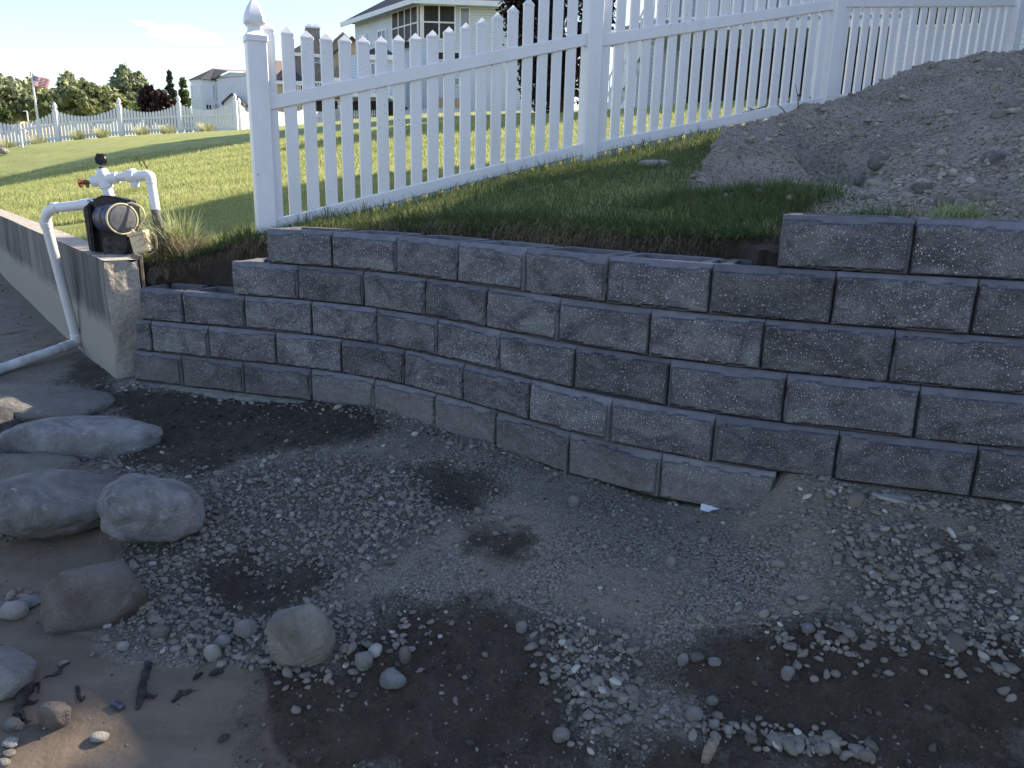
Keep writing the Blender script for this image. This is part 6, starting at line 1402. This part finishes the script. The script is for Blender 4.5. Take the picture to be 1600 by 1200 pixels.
# crumbs of dark earth
x, y = scatter(40000, lambda x, y: .8 * inpoly('soil', x, y) * (.35 + .65 * sstep(-.3, .3, fbm(x * 5, y * 5, 0, 3, 71))) + .02, -3.0, 2.9, 1.5, 4.9); r = rg.lognormal(math.log(.0045), .6, len(x)).clip(.002, .022)
ec = stones('earth_crumbs', np.stack([x, y, lower(x, y) + r * .2], 1), r, rg.uniform(0, 1, len(x)), 1, 7, 'crumbs of dark damp earth on the soil patches', 'earth crumbs', smooth=False)
mt, n_, b_ = newmat('crumb'); c = n_.ramp(n_.attr('tint'), [(0, (.022, .018, .014)), (.6, (.05, .042, .034)), (1, (.10, .086, .07))]); n_.base(b_, c, .9); ec.data.materials.clear(); ec.data.materials.append(mt)

# ------------------------------------------------------------------ grass
def blades(name, B, az, lean, L, wd, tint, mat, label, cat='grass', droop=0.):
    """B (n,3) roots; one two-segment blade each"""
    n = len(B); d = np.stack([np.cos(az), np.sin(az), np.zeros(n)], 1); s = np.stack([-np.sin(az + 1.2), np.cos(az + 1.2), np.zeros(n)], 1)
    up = np.array([0, 0, 1.]); sl, cl_ = np.sin(lean)[:, None], np.cos(lean)[:, None]; L = L[:, None]; w_ = wd[:, None]
    M_ = B + (d * sl * .7 + up * cl_) * L * .55; l2 = lean[:, None] * 2.1 + droop; T = M_ + (d * np.sin(l2) + up * np.cos(l2)) * L * .5
    V = np.stack([B - s * w_ / 2, B + s * w_ / 2, M_ + s * w_ * .42, M_ - s * w_ * .42, T], 1).reshape(-1, 3); i = np.arange(n)[:, None] * 5
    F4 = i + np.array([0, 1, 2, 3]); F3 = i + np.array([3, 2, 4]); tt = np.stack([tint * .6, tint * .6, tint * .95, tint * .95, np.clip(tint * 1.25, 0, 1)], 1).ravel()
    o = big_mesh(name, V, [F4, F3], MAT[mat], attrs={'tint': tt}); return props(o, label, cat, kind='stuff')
def infield(x, y, lo=.50):
    ok = (dwall(x, y) > lo) & (dsea(x, y) > SWT + .03) & (np.abs(x / y) < .8)
    k = x > .8; ok[k] &= polysd(MPOLY, x[k], y[k]) < .13; return ok
rg = np.random.default_rng(77)
# lawn close by
n = 150000; x = rg.uniform(-4.6, 3.4, n); y = rg.uniform(3.4, 8.6, n); k = infield(x, y) & (rg.random(n) < .85); x, y = x[k], y[k]
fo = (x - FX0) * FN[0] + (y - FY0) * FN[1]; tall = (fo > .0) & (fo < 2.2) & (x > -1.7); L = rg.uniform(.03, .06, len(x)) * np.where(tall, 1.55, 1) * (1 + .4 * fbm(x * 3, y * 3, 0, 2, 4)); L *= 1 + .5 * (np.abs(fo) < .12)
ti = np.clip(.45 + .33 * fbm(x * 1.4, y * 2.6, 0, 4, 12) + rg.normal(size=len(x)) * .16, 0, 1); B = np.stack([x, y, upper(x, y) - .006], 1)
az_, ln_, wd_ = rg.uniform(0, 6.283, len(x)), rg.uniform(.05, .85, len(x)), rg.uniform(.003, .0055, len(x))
for nm_, kk_, mt_, lb_ in (('lawn_grass', ~tall, 'grass', 'dense green lawn grass behind the near fence and beside the seawall'), ('slope_grass', tall, 'grass_mid_shaded', 'longer grass with painted shade on the slope between the near fence and the wall')):  # slope blades take the copy darkened for shade
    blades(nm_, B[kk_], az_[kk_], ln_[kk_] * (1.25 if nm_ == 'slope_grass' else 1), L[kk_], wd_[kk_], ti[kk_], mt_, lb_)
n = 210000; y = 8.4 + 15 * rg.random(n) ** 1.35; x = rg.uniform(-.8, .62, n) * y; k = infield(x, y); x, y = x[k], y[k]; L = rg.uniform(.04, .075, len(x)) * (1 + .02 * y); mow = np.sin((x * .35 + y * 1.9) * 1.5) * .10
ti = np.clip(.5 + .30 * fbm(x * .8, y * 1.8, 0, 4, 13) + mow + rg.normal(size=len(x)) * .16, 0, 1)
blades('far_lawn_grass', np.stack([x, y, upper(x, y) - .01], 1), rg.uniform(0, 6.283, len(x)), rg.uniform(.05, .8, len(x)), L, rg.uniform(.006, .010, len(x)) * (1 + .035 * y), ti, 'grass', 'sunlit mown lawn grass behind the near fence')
# grass and dry roots hanging over the dug edge
def edge_pts(n, lo, hi, x0=-2.5, x1=1.35):
    t = rg.uniform(0, 1, n); Lw = np.r_[0, np.cumsum(np.hypot(*np.diff(WL, axis=0).T))]; x = np.interp(t * Lw[-1], Lw, WL[:, 0]); y = np.interp(t * Lw[-1], Lw, WL[:, 1])
    e = 1e-3; dx = (dwall(x + e, y) - dwall(x - e, y)) / 2 / e; dy = (dwall(x, y + e) - dwall(x, y - e)) / 2 / e
    dx = np.interp(t * Lw[-1], Lw, -np.gradient(WL[:, 1], Lw)); dy = np.interp(t * Lw[-1], Lw, np.gradient(WL[:, 0], Lw)); g_ = np.hypot(dx, dy); dx, dy = dx / g_, dy / g_
    o = rg.uniform(lo, hi, n); x, y = x + dx * o, y + dy * o; k = (x > x0) & (x < x1) & (dsea(x, y) > SWT + .02); return x[k], y[k], np.arctan2(-dy[k], -dx[k])
x, y, az = edge_pts(20000, .47, .70); L = rg.uniform(.05, .13, len(x)) * (1 + .7 * fbm(x * 6, y * 6, 0, 3, 29))
blades('edge_grass', np.stack([x, y, upper(x, y) - .012], 1), az + rg.normal(size=len(x)) * .8, rg.uniform(.3, 1.25, len(x)), L, rg.uniform(.003, .005, len(x)), np.clip(.4 + rg.normal(size=len(x)) * .2, 0, 1), 'grass_shaded', 'longer grass fringe leaning over the dug edge of the lawn')
x, y, az = edge_pts(26000, .46, .60); ph_ = np.clip(.5 + .8 * fbm(x * 4, y * 4, 0, 3, 19), 0, 1); k = rg.random(len(x)) < .08 + .80 * ph_ ** 1.5; x, y, az, ph_ = x[k], y[k], az[k], ph_[k]; L = rg.uniform(.07, .19, len(x)) * (.35 + .95 * ph_)
blades('hanging_roots', np.stack([x, y, upper(x, y) - rg.uniform(-.01, .10, len(x))], 1), az + rg.normal(size=len(x)) * .55, rg.uniform(.95, 1.5, len(x)), L, rg.uniform(.0022, .0042, len(x)), np.clip(.35 + rg.normal(size=len(x)) * .25, 0, 1), 'dry_grass', 'dry roots and straw hanging down the dug edge behind the wall', 'roots', droop=.25)
# grass at the foot of the dirt heap behind the top course
for i, (px, py, y0, nn, sp__, mt_) in enumerate(((1130, 330, 4.0, 2600, .16, 'grass_shaded'), (1210, 334, 3.85, 2600, .15, 'grass_shaded'), (1180, 318, 4.1, 2000, .16, 'grass_shaded'), (1080, 322, 4.3, 2000, .15, 'grass_shaded'), (1345, 337, 3.42, 500, .07, 'grass_shaded'), (1490, 338, 3.25, 420, .06, 'weed'))):
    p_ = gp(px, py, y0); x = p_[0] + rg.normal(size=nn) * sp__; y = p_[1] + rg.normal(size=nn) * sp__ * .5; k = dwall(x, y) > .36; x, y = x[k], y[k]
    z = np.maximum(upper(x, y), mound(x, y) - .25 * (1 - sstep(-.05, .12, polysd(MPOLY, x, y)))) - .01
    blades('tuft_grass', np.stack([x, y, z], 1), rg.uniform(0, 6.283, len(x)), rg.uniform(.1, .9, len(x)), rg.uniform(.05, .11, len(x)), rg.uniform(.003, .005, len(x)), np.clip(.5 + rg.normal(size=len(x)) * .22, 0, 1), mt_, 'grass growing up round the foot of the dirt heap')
# weeds between pump and fence post: each clump a plant
def weed(px, py, y0, n, h, spread, label, mat='weed', wide=.009, cat='weed', lean=(.1, 1.1), thin=1.):
    p_ = gp(px, py, y0); p_[2] = float(upper_cut(np.array([p_[0]]), np.array([p_[1]]))[0]) if not thin < 0 else p_[2]
    az = rg.uniform(0, 6.283, n); ln = rg.uniform(*lean, n); L = rg.uniform(.4, 1, n) * h; seg = 6; V = []; tt = []
    for i in range(n):
        a, l0, d = az[i], ln[i] * .35, np.array([math.cos(az[i]), math.sin(az[i]), 0]); s_ = np.array([-math.sin(a), math.cos(a), 0]) * wide * rg.uniform(.5, 1.2); q = p_ + d * rg.uniform(0, spread)
        for k in range(seg + 1):
            w_ = (1 - k / seg) ** .7 + .03; V += [q - s_ * w_ * .5, q + s_ * w_ * .5]; l0_ = l0 + (ln[i] * 1.9 - l0) * (k / seg) ** 1.3; q = q + (d * math.sin(l0_) + np.array([0, 0, math.cos(l0_)])) * L[i] / seg; tt += [rg.uniform(.2, .9) if k == 0 else tt[-1]] * 2
    Fc = np.array([[i * (seg + 1) * 2 + k * 2 + j for j in (0, 1, 3, 2)] for i in range(n) for k in range(seg)])
    return props(big_mesh('weed_clump', V, Fc, MAT[mat], attrs={'tint': tt}, origin=p_), label, cat)
weed(262, 398, 5.5, 260, .36, .12, 'bushy clump of long pale weeds just right of the pump')
weed(286, 402, 5.45, 190, .40, .10, 'spiky weed clump with broad arching leaves between pump and fence post', wide=.014)
weed(300, 412, 5.35, 200, .26, .14, 'dry straw-coloured tuft hanging over the bank left of the fence post', 'dry_grass', lean=(.5, 1.4))
weed(255, 410, 5.4, 160, .22, .09, 'dry tuft close behind the seawall end', 'dry_grass', lean=(.4, 1.4))
weed(350, 378, 5.35, 170, .16, .14, 'low grass tuft on the bank just left of the white fence post', 'grass_shaded', wide=.005)
weed(385, 372, 5.3, 120, .15, .10, 'short grass tuft touching the foot of the white fence post', 'grass_shaded', wide=.005)
weed(232, 376, 5.6, 60, .26, .06, 'thin weeds around the grey riser pipe behind the pump', wide=.004, lean=(.05, .6))
# two tall seed stalks behind the pump
mb = MB(); a0 = gp(262, 385, 5.7)
for tx, ty, bend_ in ((213, 243, -.02), (222, 250, .04)):
    t_ = gp(tx, ty, 5.75); mid = a0 * .45 + t_ * .55 + np.array([bend_ + .05, 0, .03]); pts = [a0 * (1 - s) ** 2 + mid * 2 * s * (1 - s) + t_ * s * s for s in np.linspace(0, 1, 12)]; mb.tube(pts, [.0026] * 8 + [.0022, .002, .0018, .0014], 5)
    for k in range(26): c = pts[-1] + (pts[-3] - pts[-1]) * (k / 26) * .8; d = np.array([rg.normal() * .3, rg.normal() * .2, .6]); d /= np.linalg.norm(d); mb.tube([c, c + d * .012 + np.array([rg.normal() * .006, 0, 0])], [.0035, .001], 4)
props(mb.build('seed_stalk', MAT['grey_pipe'] if False else MAT['weed'], smooth=True, origin=a0), 'two tall thin seed stalks rising behind the pump pipes', 'weed stalks')
# dead twigs by the dirt heap against the fence
mb = MB()
for (x0, y0_, x1, y1_) in ((1247, 175, 1243, 132), (1247, 150, 1250, 140), (1228, 178, 1214, 163), (1196, 166, 1160, 176), (1196, 168, 1199, 150), (1175, 172, 1168, 168)):
    a, b2 = gp(x0, y0_, 6.35), gp(x1, y1_, 6.35); mb.tube([a, a * .5 + b2 * .5 + (.01, 0, 0), b2], [.006, .004, .002], 6)
props(mb.build('dead_twigs', MAT['bark'], smooth=True, origin=gp(1247, 176, 6.35)), 'thin dead twigs sticking up at the top of the heap against the fence', 'twigs')
